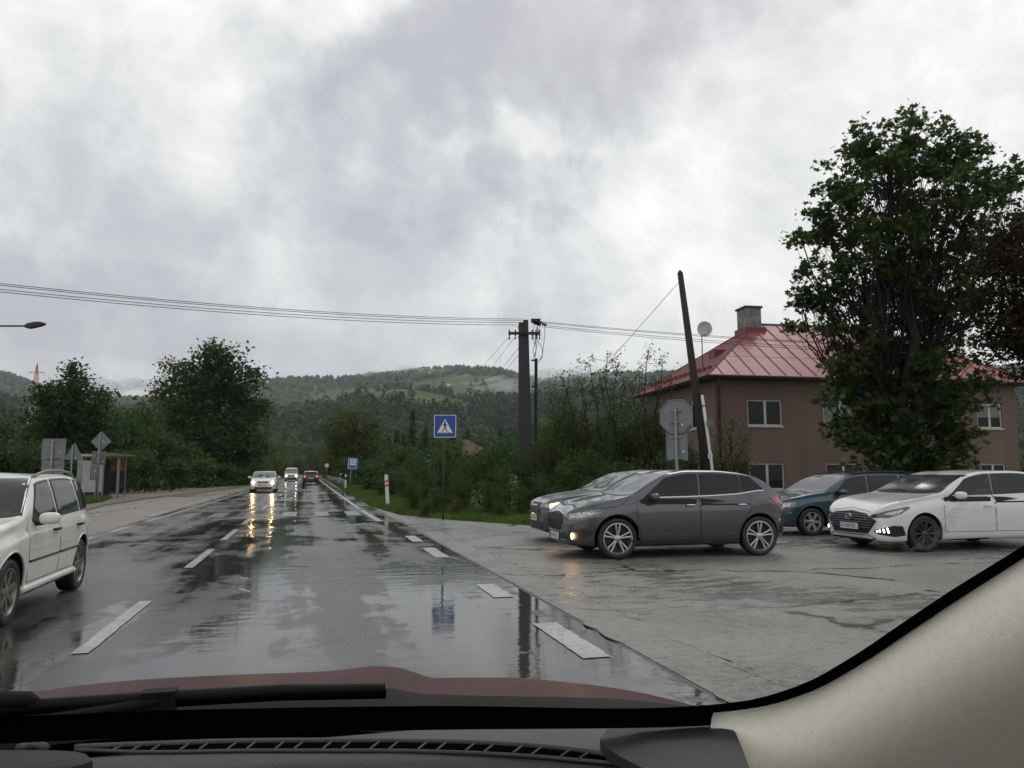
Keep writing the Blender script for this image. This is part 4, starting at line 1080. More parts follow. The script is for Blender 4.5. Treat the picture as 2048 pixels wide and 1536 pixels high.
for px in (1016, 1028, 1062, 1070, 1077):
    MB().tube([(pxl(px), -.25, pz(671)), (pxl(px), -.25, pz(676)), (pxl(px), -.25, pz(680))], [.05, .02, .06], 6).build('insulator', M['wood_dark'], pole)
    MB().tube([(pxl(px), -.25, pz(666)), (pxl(px), -.25, pz(662))], [.03, .05], 6).build('insulator', M['wood_dark'], pole)
MB().box((pxl(1060), -.1, pz(645)), (pxl(1078), .1, pz(638))).build('bracket', M['wood_dark'], pole)
rr = random.Random(4)
for i in range(9):
    a = (pxl(rr.uniform(1062, 1084)), rr.uniform(-.3, .3), pz(rr.uniform(638, 648)))
    MB().tube([a, (a[0] + rr.uniform(.1, .25), a[1], a[2] + rr.uniform(-.1, .1))], [.04, .07], 6).build('insulator', M['wood_dark'], pole)
for pts in ([(1076, 642), (1068, 670), (1070, 700), (1065, 718)], [(1073, 648), (1073, 672), (1070, 700), (1068, 716)], [(1084, 645), (1088, 655), (1086, 685), (1082, 715), (1074, 725), (1068, 718)],
            [(1073, 682), (1082, 697), (1083, 710), (1076, 722)], [(1066, 648), (1064, 668), (1067, 690), (1064, 700)], [(1033, 652), (1037, 665), (1034, 675), (1037, 688)], [(1079, 645), (1074, 665), (1064, 700), (1066, 716)]):
    MB().tube([(pxl(a), -.12 + .03 * k, pz(c_)) for k, (a, c_) in enumerate(pts)], .013, 5).build('cable', M['wire'], pole)
MB().tube([(pxl(1070), .05, pz(717)), (pxl(1068), .05, 0.0)], .075, 8).build('cable_pipe', M['wood_dark'], pole)
MB().box((pxl(1060), -.02, pz(775)), (pxl(1072), .04, pz(772))).build('pipe_clamp', M['wood_dark'], pole)
MB().box((pxl(1060), -.02, pz(722)), (pxl(1071), .04, pz(719))).build('pipe_clamp', M['wood_dark'], pole)
# overhead wires: pole -> far off to the left, pole -> right behind the maple, and down-lines
def wire(a, b_, sag, r, lab, n=24, grp='overhead wires'):
    a, b_ = Vector(a), Vector(b_)
    pts = [a.lerp(b_, t / n) - Vector((0, 0, sag * 4 * (t / n) * (1 - t / n))) for t in range(n + 1)]
    o = MB().tube(pts, r, 4, False).build('overhead_wire', M['wire'], None)
    return tag(o, lab, 'wire', grp)
for i, (y0, yl, px) in enumerate(((638, 566, 1040), (641, 569.5, 1036), (645, 578, 1030), (650, 583, 1026))):
    nm = ('topmost', 'second from the top', 'third from the top', 'lowest')[i]
    wire(wp(px + 8, PD, zrow(y0, PD)), wp(-90, 22, zrow(yl - 9, 22)), .28, .011, f'{nm} of the four wires crossing the sky left of the concrete pole')
for i, (y0, yr) in enumerate(((643, 671), (645, 674), (650, 683), (653, 688))):
    nm = ('topmost', 'second', 'third', 'lowest')[i]
    wire(wp(1082, PD, zrow(y0, PD)), wp(1760, 31, zrow(yr + 18, 31)), .12, .010, f'{nm} of the four wires running right from the concrete pole')
for i, (px, y0, x1, y1) in enumerate(((1016, 676, 955, 742), (1028, 676, 972, 748), (1040, 692, 990, 752), (1044, 700, 1002, 752))):
    wire(wp(px, PD, zrow(y0, PD)), wp(x1, 75, zrow(y1, 75)), .05, .012, f'{("first", "second", "third", "fourth")[i]} slanting wire from the left behind the concrete pole')
# ---- leaning tarred wooden pole with guy wire and white conduit
LD = 27.0
lp = empty('wooden_pole', wp(1424, LD, 0), -YAW, label='leaning dark wooden pole in front of the brown house corner', cat='pole')
b0 = Vector((0, 0, 0)); tp = Vector(((1373 - 1424) / FPX * LD * 1.0, 0, zrow(546, LD)))
MB().tube([b0, b0.lerp(tp, .5), tp], [.165, .14, .10], 14).build('shaft', M['wood_dark'], lp, smooth=True)
MB().tube([tp, tp + Vector((-.01, 0, .1))], [.10, .03], 14).build('pole_tip', M['wood_dark'], lp)
MB().box((-.13, -.2, zrow(917, LD)), (.02, -.185, zrow(908, LD))).build('number_tag', M['signwhite'], lp)
MB().box((-.09, -.204, zrow(915, LD)), (-.03, -.2, zrow(913.6, LD))).build('tag_marking', M['ink'], lp)
MB().box((-.09, -.204, zrow(911.5, LD)), (-.03, -.2, zrow(910, LD))).build('tag_marking', M['ink'], lp)
MB().box((-.09, -.204, zrow(913.6, LD)), (-.072, -.2, zrow(911.5, LD))).build('tag_marking', M['ink'], lp)
cpx = lambda px: (px - 1424) / FPX * LD
MB().tube([(cpx(1428), -.1, 0), (cpx(1425), -.1, zrow(935, LD)), (cpx(1417), -.1, zrow(860, LD)), (cpx(1409), -.1, zrow(790, LD))], .055, 10).build('conduit', M['post_white'], lp, smooth=True)
for y in (788, 812): MB().box((cpx(1400), -.16, zrow(y + 1, LD)), (cpx(1414), .05, zrow(y - 1, LD))).build('strap', M['trim'], lp)
MB().box((cpx(1416), -.2, zrow(853, LD)), (cpx(1430), -.1, zrow(840, LD))).build('junction_box', mat('grey_blue_box', (.10, .14, .16), .6), lp)
tag(MB().tube([lp.matrix_basis @ tp - Vector((.02, 0, .3)), wp(1150, 34, zrow(800, 34))], .012, 4, False).build('guy_wire', M['wire'], None), 'straight guy wire slanting down to the left from the leaning wooden pole', 'wire')
# ---- street lamp whose head reaches in at the left edge
sl_ = empty('street_lamp', wp(-170, 30, 0), -YAW, label='black street lamp head reaching in at the left edge of the sky', cat='street lamp')
kx = 30 / FPX; X0 = lambda px: (px + 170) * kx
MB().tube([(0, 0, 0), (0, 0, 5), (.02, 0, 6.6)], [.10, .08, .06], 10).build('post', M['wood_dark'], sl_)
MB().tube([(.02, 0, 6.6), (.4, 0, zrow(652, 30)), (X0(26), 0, zrow(652, 30))], .035, 8).build('arm', M['wood_dark'], sl_)
b = MB(); hd = [(24, 650, 656), (30, 647, 657), (40, 645, 655), (52, 644, 652), (60, 645.5, 649)]
for i, (px, t_, b_) in enumerate(hd):
    b.v += [(X0(px), -.13, zrow(b_, 30)), (X0(px), .13, zrow(b_, 30)), (X0(px), .11, zrow(t_, 30)), (X0(px), -.11, zrow(t_, 30))]
for i in range(4):
    for j in range(4): b.f.append((i * 4 + j, i * 4 + (j + 1) % 4, (i + 1) * 4 + (j + 1) % 4, (i + 1) * 4 + j))
b.f += [(0, 3, 2, 1), (16, 17, 18, 19)]
b.build('lamp_head', M['trim'], sl_)
# ---- signs
def sign_post(name, px, D, ztop, lab, rz=0.0, r=.035, cat='sign', tilt=0.0, group=None):
    e = empty(name, wp(px, D, 0), -YAW + rz, label=lab, cat=cat, group=group)
    p = MB().tube([(0, 0, -.05), (tilt, 0, ztop)], r, 10).build('post', M['steel'], e, smooth=True)
    return e
def plate_poly(e, name, poly, z, m, y=-.04, th=.012, x=0.0, label=None):
    o = MB().prism(poly, (x, y, z), (1, 0, 0), (0, 0, 1), (0, 1, 0), th).build(name, m, e)
    if label: o['label'] = label
    return o
def rect(w, h): return [(-w / 2, -h / 2), (w / 2, -h / 2), (w / 2, h / 2), (-w / 2, h / 2)]
def rrect(w, h, r=.04, n=4):
    out = []
    for cx_, cy_, a0 in ((w / 2 - r, -h / 2 + r, -90), (w / 2 - r, h / 2 - r, 0), (-w / 2 + r, h / 2 - r, 90), (-w / 2 + r, -h / 2 + r, 180)):
        for i in range(n + 1):
            a = math.radians(a0 + 90 * i / n); out.append((cx_ + r * math.cos(a), cy_ + r * math.sin(a)))
    return out
# pedestrian crossing sign
D_ = 23.0; sc = D_ / FPX; zc_ = zrow(852.5, D_)
s_ = sign_post('crossing_sign', 886, D_, zrow(834, D_), 'square blue pedestrian crossing sign with a white triangle on a thin grey post', r=.028)
s_.children[0].data.materials.clear(); s_.children[0].data.materials.append(M['concrete'])
pl = plate_poly(s_, 'sign_plate', rrect(44 * sc, 45 * sc, .03), zc_, M['signwhite'], -.045, .012, x=2.5 * sc)
plate_poly(pl, 'blue_field', rrect(41.5 * sc, 42.5 * sc, .025), zc_, M['signblue'], -.0475, .003, x=2.5 * sc)
k = sc
tri = plate_poly(pl, 'white_triangle', [(-15.5 * k, -13.5 * k), (15.5 * k, -13.5 * k), (0, 14.5 * k)], zc_, M['signwhite'], -.0505, .003, x=2.5 * sc)
fig = MB(); o_ = (2.5 * sc, -.0535, zc_)
def fp(poly): fig.prism([(a * k, b * k) for a, b in poly], o_, (1, 0, 0), (0, 0, 1), (0, 1, 0), .003)
fp([(math.cos(a) * 1.9 - .4, math.sin(a) * 1.9 + 8.2) for a in np.linspace(0, 2 * math.pi, 12, endpoint=False)])
fp([(-1.9, 6.0), (1.6, 6.0), (2.2, 2), (1.3, -2.4), (-1.6, -2.4), (-2.0, 2)])
fp([(-1.7, 5.8), (-2.6, 4.8), (-5.4, .6), (-4.6, 0), (-1.8, 3.4)]); fp([(1.5, 5.8), (2.4, 4.8), (4.9, 1.6), (4.3, .7), (1.8, 3.2)])
fp([(-1.6, -2.2), (.4, -2.2), (-2.2, -7), (-5.6, -11.8), (-7, -11.2), (-4.0, -6.6)]); fp([(-.4, -2.2), (1.4, -2.2), (3.4, -6.6), (4.8, -11.6), (3.2, -11.9), (1.4, -7)])
for x in (-10.5, -7.2, 0, 3.6 + 2.6, 9.2): fp([(x - 1.6, -13), (x + .6, -13), (x + 1.5, -11.6), (x - .6, -11.6)])
fig.build('walking_figure', M['ink2'], pl)
# bus stop sign, tilted
D_ = 60.0; sc = D_ / FPX
s_ = sign_post('bus_stop_sign', 699, D_, zrow(940, D_), 'blue bus stop sign plate on a dark post beside the guardrail', r=.03)
z_ = zrow(927, D_); s_.rotation_euler = (0, math.radians(3), -YAW)
pl = plate_poly(s_, 'sign_plate', rrect(20 * sc, 23 * sc, .05), z_, M['busblue'], -.05, .02, x=2.5 * sc)
fr = MB()
for w_, h_ in (): pass
for a in ([(-8.6, -10), (8.6, -10), (8.6, -9.3), (-8.6, -9.3)], [(-8.6, 9.3), (8.6, 9.3), (8.6, 10), (-8.6, 10)], [(-8.6, -9.3), (-7.9, -9.3), (-7.9, 9.3), (-8.6, 9.3)], [(7.9, -9.3), (8.6, -9.3), (8.6, 9.3), (7.9, 9.3)]):
    fr.prism([(x * sc, y * sc) for x, y in a], (2.5 * sc, -.056, z_), (1, 0, 0), (0, 0, 1), (0, 1, 0), .006)
fr.build('white_border', M['signwhite'], pl)
plate_poly(pl, 'white_field', rrect(11 * sc, 11 * sc, .03), z_ + 2.5 * sc, M['signwhite'], -.056, .006, x=3 * sc)
bl = MB()
for dy, w_ in ((5, 7), (2.4, 7.5), (.2, 7.5)):
    bl.prism([(-w_ / 2 * sc, 0), (w_ / 2 * sc, 0), (w_ / 2 * sc, 1 * sc), (-w_ / 2 * sc, 1 * sc)], (3 * sc, -.061, z_ + dy * sc - .0), (1, 0, 0), (0, 0, 1), (0, 1, 0), .005)
bl.build('bus_symbol', M['signblue'], pl)
# guide posts
def guide_post(px, D, h, kind, lab, lean=0.0):
    e = empty('guide_post', wp(px, D, 0), -YAW, label=lab, cat='guide post', group='roadside guide posts on the right verge'); e.rotation_euler = (0, lean, -YAW)
    MB().prism([(-.075, -.05), (.075, -.05), (.05, .05), (-.05, .05)], (0, 0, -.1), (1, 0, 0), (0, 1, 0), (0, 0, 1), h + .1).build('post', M['post_white'], e)
    MB().prism([(-.06, 0), (.06, 0), (.05, .05), (-.06, .08)], (0, -.03, h), (1, 0, 0), (0, 0, 1), (0, 1, 0), .06).build('cap', M['post_white'], e)
    if kind == 'o':
        for k in (0, 1): MB().prism([(-.079, 0), (.079, .04), (.079, .13), (-.079, .09)], (0, -.054, h - .28 - .17 * k), (1, 0, 0), (0, 0, 1), (0, 1, 0), .06).build('orange_band', M['refl_orange'], e)
    else: MB().box((-.08, -.055, h - .38), (.08, .055, h - .16)).build('black_band', M['ink2'], e)
    return e
guide_post(776, 31.8, zrow(952, 31.8), 'o', 'white guide post with orange bands leaning on the grass verge', -.07)
guide_post(691, 62, zrow(950, 62), 'b', 'white guide post with a black band below its cap under the blue bus sign', 0)
guide_post(677, 88, zrow(947, 88), 'b', 'thin leaning guide post at the near end of the guardrail', .22)
# guardrail
gr_ = empty('guardrail', (2.9, 75, 0), 0, label='dark steel guardrail along the right road edge far ahead', cat='guardrail')
for i in range(16):
    MB().box((.10, i * 8 - .04, 0), (.2, i * 8 + .04, .75)).build('post', M['steel'], gr_)
MB().prism([(0, .46), (.06, .50), (.0, .56), (.0, .62), (.06, .68), (0, .74), (-.03, .74), (.03, .68), (-.03, .62), (-.03, .56), (.03, .50), (-.03, .46)], (.05, -6, 0), (1, 0, 0), (0, 0, 1), (0, 1, 0), 132).build('rail', M['steel'], gr_)
# round no-overtaking sign
D_ = 115; sc = D_ / FPX
s_ = sign_post('round_sign', 653, D_, zrow(926, D_), 'small round white sign with a red rim far along the right road edge', r=.05)
cir = lambda r: [(r * math.cos(a), r * math.sin(a)) for a in np.linspace(0, 2 * math.pi, 24, endpoint=False)]
pl = plate_poly(s_, 'red_rim', cir(5 * sc), zrow(931, D_), M['signred'], -.07, .02); plate_poly(pl, 'white_disc', cir(3.8 * sc), zrow(931, D_), M['signwhite'], -.075, .005)
plate_poly(pl, 'arrow_mark', rect(4 * sc, .8 * sc), zrow(931, D_), M['ink2'], -.078, .003)
# stop sign from behind
D_ = 17.2; sc = D_ / FPX; rzS = math.radians(-30)
s_ = sign_post('stop_sign', 1357, D_, zrow(815, D_), 'back of a grey octagonal stop sign on a post behind the grey hatchback', rz=rzS, r=.032)
def back(e, name, poly, z, x=0.0, clamps=(), tags_=(), w=.3, y=-.06, m=None):
    p = plate_poly(e, name, poly, z, m or M['signback'], y + .10, .012, x)
    rimp = MB(); n = len(poly)
    for i in range(n):
        a, b_ = poly[i], poly[(i + 1) % n]
        rimp.tube([(x + a[0], y + .095, z + a[1]), (x + b_[0], y + .095, z + b_[1])], .012, 4)
    rimp.build('folded_edge', M['steel'], p)
    for dz in clamps:
        MB().box((x - w / 2, y + .055, z + dz - .018), (x + w / 2, y + .098, z + dz + .018)).build('clamp_rail', M['steel'], p)
    for dx, dz in tags_: plate_poly(p, 'sticker', rect(.045, .04), z + dz, M['signwhite'], y + .093, .004, x + dx)
    return p
oct_ = [(.40 * math.cos(math.radians(22.5 + 45 * i)), .40 * math.sin(math.radians(22.5 + 45 * i))) for i in range(8)]
back(s_, 'octagon_plate', [(a, b_ * 1.0) for a, b_ in oct_], zrow(833, D_), 0, (.13, -.12), ((.13, -.18),), .26)
back(s_, 'lower_plate', rect(.47, .58), zrow(894, D_), 0, (.22, -.25), ((.15, -.1),), .26)
# signs by the bus bay
D_ = 33; sc = D_ / FPX
s_ = sign_post('square_sign', 97, D_, zrow(880, D_), 'back of a large square grey road sign with another plate below it', r=.055)
back(s_, 'upper_plate', rrect(47 * sc, 41 * sc, .04), zrow(898.5, D_), 2 * sc, (17 * sc, -17 * sc), ((13 * sc, -4 * sc),), .55)
back(s_, 'lower_plate', rrect(44 * sc, 44 * sc, .04), zrow(942, D_), 2 * sc, (13 * sc, -14 * sc), (), .7)
D_ = 35; sc = D_ / FPX
s_ = sign_post('triangle_sign', 138, D_, zrow(890, D_), 'back of a grey triangular warning sign beside the large square sign', r=.035)
back(s_, 'triangle_plate', [(-20 * sc, -15 * sc), (20 * sc, -15 * sc), (1 * sc, 18 * sc)], zrow(904, D_), 2 * sc, (), ((4 * sc, -12 * sc),))
sp = sign_post('thin_post', 156, 35.5, zrow(916, 35.5), 'bare thick grey post beside the diamond sign', r=.09, cat='post')
D_ = 36; sc = D_ / FPX
s_ = sign_post('diamond_sign', 192, D_, zrow(865, D_), 'back of a grey diamond sign with a small plate in front of the shelter', r=.035)
back(s_, 'diamond_plate', [(0, -20 * sc), (20 * sc, 0), (0, 20 * sc), (-20 * sc, 0)], zrow(883, D_), 2 * sc, (8 * sc, -7 * sc), ((4 * sc, 0),), .35)
back(s_, 'lower_plate', rect(27 * sc, 26 * sc), zrow(916, D_), -1 * sc, (9 * sc, -9 * sc), ((9 * sc, -7 * sc), (-8 * sc, 4 * sc)), .4, m=mat('dirty_plate', (.17, .16, .14), .7, noise_=(9, .5, (1, 1, 1))))
for dx in (-3, 3): MB().tube([(dx * sc + .0, .02, 0), (dx * sc, .02, zrow(900, D_))], .02, 6).build('post_leg', M['steel'], s_)
# ---- bus shelter
D_ = 42; sc = D_ / FPX; base = wp(205, D_, 0)
sh = empty('bus_shelter', base, -YAW + .25, label='small bus shelter with a green roof edge and orange panel at the bay', cat='bus shelter')
gz = lambda py: zrow(py, D_)
M['panel_white'] = mat('grimy_white_panel', (.36, .36, .37), .5, noise_=(1.5, .15, (1, 1, 1)))
M['green_edge'] = mat('green_roof_edge', (.10, .17, .06), .5)
X = lambda px: (px - 205) * sc
for px in (158, 232): 
    for yy in (0, 1.4): MB().box((X(px) - .04, yy - .04, 0), (X(px) + .04, yy + .04, gz(914))).build('post', M['steel'], sh)
MB().box((X(148), -.35, gz(913)), (X(236), 1.7, gz(908.5))).build('roof', M['panel_white'], sh)
MB().add([(X(200), -.5, gz(912)), (X(247), -.5, gz(911)), (X(247), -.5, gz(909)), (X(205), -.5, gz(905)), (X(200), 1.7, gz(912)), (X(247), 1.7, gz(911)), (X(247), 1.7, gz(909)), (X(205), 1.7, gz(905))],
    [(0, 1, 2, 3), (7, 6, 5, 4), (0, 4, 5, 1), (3, 2, 6, 7), (1, 5, 6, 2), (0, 3, 7, 4)]).build('roof_edge', M['green_edge'], sh)
pn = MB().box((X(164), -.12, gz(984)), (X(204), -.06, gz(921))).build('notice_panel', M['panel_white'], sh)
pt = MB()
rr = random.Random(3)
for r_ in range(7):
    for c_ in range(4):
        if rr.random() < .9:
            x0 = X(181 + c_ * 4.2); z0 = gz(932 + r_ * 4.2); pt = MB(); pt.box((x0, -.128, z0 - .075), (x0 + .085, -.121, z0)); pt.build('timetable_sheet', M['ink'], pn)
MB().box((X(193.5), -.135, gz(962)), (X(195.8), -.129, gz(936))).build('timetable_sheet', M['signwhite'], pn)
MB().box((X(159), -.14, gz(966)), (X(167), -.128, gz(928))).build('poster', mat('purple_poster', (.07, .05, .10), .6, noise_=(7, .8, (1, 1, 1))), pn)
for px in (166, 192): MB().box((X(px) - .05, -.12, 0), (X(px) + .05, -.04, gz(983.5))).build('panel_foot', M['steel'], sh)
for px in (204.5, 231): MB().box((X(px) - .035, -.14, .0), (X(px) + .035, -.07, gz(915))).build('post', M['steel'], sh)
MB().box((X(207), 1.3, gz(942)), (X(232), 1.36, gz(917))).build('orange_panel', mat('orange_panel', (.17, .07, .02), .6, noise_=(1.2, .6, (1, 1, 1))), sh)
MB().box((X(206), 1.36, gz(985)), (X(233), 1.40, gz(943))).build('back_wall', M['busblue'] if False else mat('dark_back_wall', (.018, .024, .028), .8), sh)
MB().box((X(206), .9, gz(975)), (X(230), 1.25, gz(972))).build('bench', M['cladding'], sh)
MB().box((X(150), 1.42, .0), (X(204), 1.46, gz(918))).build('back_wall', M['cladding'], sh)
# ---- roof of a low house behind the shrubs, white shed
b = empty('cottage', wp(948, 62, 0), -YAW, label='gable of a low brownish house peeping over the shrubs beside the crossing sign', cat='house')
M['cottage'] = mat('pale_brown_roof', (.20, .155, .13), .8, noise_=(3, .4, (1, 1, 1)))
zz = lambda py: zrow(py, 62)
MB().box((-.7, 0, 0), (.8, 3, zz(900))).build('wall', M['chimney'], b)
MB().prism([(-.9, -.5), (1.05, -.5), (.9, .1), (-.5, zz(879) - zz(902)), (-.9, zz(881) - zz(902))], (0, -.4, zz(902)), (1, 0, 0), (0, 0, 1), (0, 1, 0), 3.8).build('roof', M['cottage'], b)
w_ = empty('white_shed', wp(1075, 40, 0), -YAW, label='white wall of a shed glimpsed through the shrubs behind the dark saloon', cat='shed')
zz = lambda py: zrow(py, 40); xx = lambda px: (px - 1075) / FPX * 40
MB().box((xx(1018), 0, 0), (xx(1120), 3, zz(946))).build('wall', M['whitewall'], w_)
MB().box((xx(1014), -.2, zz(945.8)), (xx(1124), 3.2, zz(943.5))).build('roof', M['concrete'], w_)
# ---- lattice pylon on the far left
D_ = 520; sc = D_ / FPX; pyb = wp(66, D_, zrow(850, D_))
py_ = empty('pylon', pyb, -YAW + .2, label='red and white lattice power pylon above the dark trees at the far left', cat='pylon')
M['pyred'] = mat('pylon_red', (.42, .07, .04), .6); M['pywhite'] = mat('pylon_white', (.5, .5, .5), .6)
H0 = zrow(850, D_); lev = [850, 815, 790, 772, 758, 745, 735, 727]; wd = [12, 8.5, 6.5, 5.5, 4.5, 3.4, 2, .4]
for i in range(7):
    b = MB(); z0, z1 = zrow(lev[i], D_) - H0, zrow(lev[i + 1], D_) - H0; a, c_ = wd[i] * sc / 2 * 1.3, wd[i + 1] * sc / 2 * 1.3
    for s1 in (-1, 1):
        for s2 in (-1, 1): b.tube([(s1 * a, s2 * a, z0), (s1 * c_, s2 * c_, z1)], .16, 4)
        b.tube([(-a, s1 * a, z0), (c_, s1 * c_, z1)], .10, 4); b.tube([(a, s1 * a, z0), (-c_, s1 * c_, z1)], .10, 4)
        b.tube([(-c_, s1 * c_, z1), (c_, s1 * c_, z1)], .12, 4)
    b.build('lattice_section', M['pyred'] if i in (3, 4, 5, 6, 1) else M['pywhite'], py_)
for yy, w0, m_ in ((745, 13.5, M['pyred']), (770, 15, M['pywhite'])):
    z = zrow(yy, D_) - H0; b = MB()
    for sd in (-1, 1):
        b.tube([(0, 0, z + .9), (sd * w0 * sc, 0, z)], .13, 4); b.tube([(0, 0, z - .6), (sd * w0 * sc, 0, z)], .13, 4)
        b.tube([(sd * w0 * sc, 0, z), (sd * w0 * sc, 0, z - 1.8)], .12, 4)
    b.build('crossarm', m_, py_)
# tuft of dry grass and grit on the island edge of the bay
# ------------------------------------------------------------------ vegetation
def leaf_mesh(name, C, size, rng, kind='kite', up=.6, jit=.35):
    """C (n,3) leaf positions"""
    n = len(C); nr = rng.normal(size=(n, 3)); nr[:, 2] = np.abs(nr[:, 2]) * 1.0 + up; nr /= np.linalg.norm(nr, axis=1)[:, None]
    t = rng.normal(size=(n, 3)); t -= nr * (t * nr).sum(1)[:, None]; t /= np.linalg.norm(t, axis=1)[:, None]; b = np.cross(nr, t)
    s = size * (1 + jit * rng.normal(size=n)).clip(.45, 1.8)
    if kind == 'maple':
        T = np.array([(0, -.5), (.18, -.28), (.52, -.30), (.30, -.02), (.50, .22), (.18, .20), (0, .58), (-.18, .20), (-.50, .22), (-.30, -.02), (-.52, -.30), (-.18, -.28)])
        Fc = [(0, 1, 11, 11)]
        quads = [(0, 1, 9, 11), (1, 2, 3, 9), (3, 4, 5, 9), (5, 6, 7, 9), (7, 8, 9, 9), (9, 10, 11, 11)]
        Fi = np.array([(0, 1, 3, 9), (1, 2, 3, 3), (3, 4, 5, 9), (5, 6, 7, 9), (7, 8, 9, 9), (9, 10, 11, 0)])
        tri = []
        for q in Fi:
            u = list(dict.fromkeys(q.tolist()))
            for k in range(1, len(u) - 1): tri.append((u[0], u[k], u[k + 1]))
        Fi = np.array(tri)
    else:
        T = np.array([(0, -.5), (.32, 0), (0, .55), (-.32, 0)]); Fi = np.array([(0, 1, 2, 3)])
    k = len(T)
    V = C[:, None, :] + s[:, None, None] * (T[None, :, 0, None] * t[:, None, :] + T[None, :, 1, None] * b[:, None, :])
    fold = np.abs(T[:, 0])[None, :, None] * .25 * s[:, None, None] * nr[:, None, :]
    V = (V + fold).reshape(-1, 3)
    F = (np.arange(n)[:, None, None] * k + Fi[None]).reshape(-1, Fi.shape[1])
    return mesh_np(name, V, F)
def clumps_in(blobs, dens, rng, hollow=.5, flat=.85):
    out = []
    for (x, y, z, r) in blobs:
        n = max(3, int(dens * r * r)); d = rng.normal(size=(n, 3)); d /= np.linalg.norm(d, axis=1)[:, None]
        rad = r * (hollow + (1.04 - hollow) * rng.random(n) ** .6)
        out.append(np.array((x, y, z)) + d * rad[:, None] * np.array((1, 1, flat)))
    return np.concatenate(out)
def bend(a, b, rng, k=.12, n=4):
    a, b = np.array(a, float), np.array(b, float); L = np.linalg.norm(b - a); P = [a]
    for i in range(1, n):
        t = i / n; P.append(a + (b - a) * t + rng.normal(size=3) * L * k * math.sin(math.pi * t) * .6 + np.array((0, 0, -.06 * L * math.sin(math.pi * t))))
    P.append(b); return P
def make_tree(name, base, blobs, label, cat='tree', group=None, dens=9, per=40, lsize=.13, sig=.30, m='leaf_mid', kind='kite', trunk=.22, limbs=True, twigs=True, seed=1, up=.5, hollow=.45,
              limbk=.42, split=None, zmin=.15, crown_name='crown', rz=0.0):
    """blobs relative to the base: (x,y,z,r)"""
    rng = np.random.default_rng(seed)
    root = empty(name, base, rz, label=label, cat=cat, group=group)
    C = clumps_in(blobs, dens, rng, hollow); C = C[C[:, 2] > zmin]
    P = np.repeat(C, per, axis=0) + rng.normal(size=(len(C) * per, 3)) * sig * np.array((1, 1, .62))
    P = P[P[:, 2] > .03]
    link(crown_name, leaf_mesh(crown_name, P, lsize, rng, kind, up), M[m], root)
    b = MB(); zc = [bb[2] for bb in blobs]; top = max(zc)
    cxy = np.average([[bb[0], bb[1]] for bb in blobs], axis=0, weights=[bb[3] ** 2 for bb in blobs])
    if trunk:
        sp_ = split or max(.6, min(zc) * .8); tp_ = (cxy[0] * .75, cxy[1] * .75, top)
        tr = bend((0, 0, -.1), tp_, rng, .03, 6); tr[1] = np.array((tr[1][0] * .4, tr[1][1] * .4, tr[1][2]))
        b.tube(tr, [trunk * (1 - .8 * i / 6) + .015 for i in range(7)], 10)
        for (x, y, z, r) in blobs:
            if limbs:
                f = np.clip(rng.uniform(.25, .62), 0, 1); z0 = min(sp_ + (z - sp_) * f * .5, z - .2 * r); z0 = max(z0, sp_ * .7)
                k = z0 / max(top, .1); a = np.array((tp_[0] * k, tp_[1] * k, z0)); e = np.array((x, y, z))
                L = bend(a, e, rng, .10, 5); b.tube(L, [trunk * limbk * (1 - .8 * i / 5) + .010 for i in range(6)], 6, False)
                if twigs:
                    for q in C[np.linalg.norm(C - e, axis=1) < r * 1.15][:: max(1, int(dens * r * r / 60))]:
                        j = rng.integers(2, 6); b.tube(bend(L[j], q, rng, .14, 3), [.022 * trunk / .2, .016 * trunk / .2, .01, .006], 4, False)
        b.build('trunk', M['bark'], root, smooth=True)
    return root
def copy_tree(o, loc, rz, sc, label, group=None, name=None):
    r = o.copy(); COL.objects.link(r); r.location = loc; r.rotation_euler = (0, 0, rz); r.scale = sc if isinstance(sc, tuple) else (sc, sc, sc)
    r['label'] = label
    if group: r['group'] = group
    for ch in list(o.children):
        c_ = ch.copy(); COL.objects.link(c_); c_.parent = r
    return r
M['leaf_maple'] = leafmat('maple_leaves', (.024, .050, .014), (.085, .125, .032), .35)
M['leaf_dark'] = leafmat('dark_leaves', (.019, .046, .014), (.058, .105, .030), .3)
M['leaf_mid'] = leafmat('green_leaves', (.024, .055, .012), (.085, .135, .030), .5)
M['leaf_yel'] = leafmat('yellowing_leaves', (.045, .062, .015), (.13, .13, .035), .4)
M['leaf_aut'] = leafmat('autumn_leaves', (.034, .066, .012), (.105, .115, .022), .45)
M['leaf_red'] = leafmat('reddish_leaves', (.030, .052, .014), (.085, .085, .030), .6)
M['leaf_brown'] = leafmat('brown_leaves', (.020, .028, .010), (.060, .040, .018), .6)
M['leaf_bright'] = leafmat('bright_leaves', (.035, .065, .012), (.075, .11, .022), .8)
M['grass'] = leafmat('grass_blades', (.045, .085, .015), (.11, .17, .036), .6)
M['drygrass'] = leafmat('dry_grass', (.10, .085, .05), (.20, .17, .11), 2)
def blobs_px(bl, D, bpx, rng, dd=.35, dz=0.0):
    out = []; B0 = wp(bpx, D, 0)
    for px, py, r in bl:
        R = r / FPX * D; off = rng.uniform(-dd, dd) * R
        p = wp(px, D + off, zrow(py, D + off)) - B0; out.append((p.x, p.y, p.z, R))
    return B0, out
rg = np.random.default_rng(11)
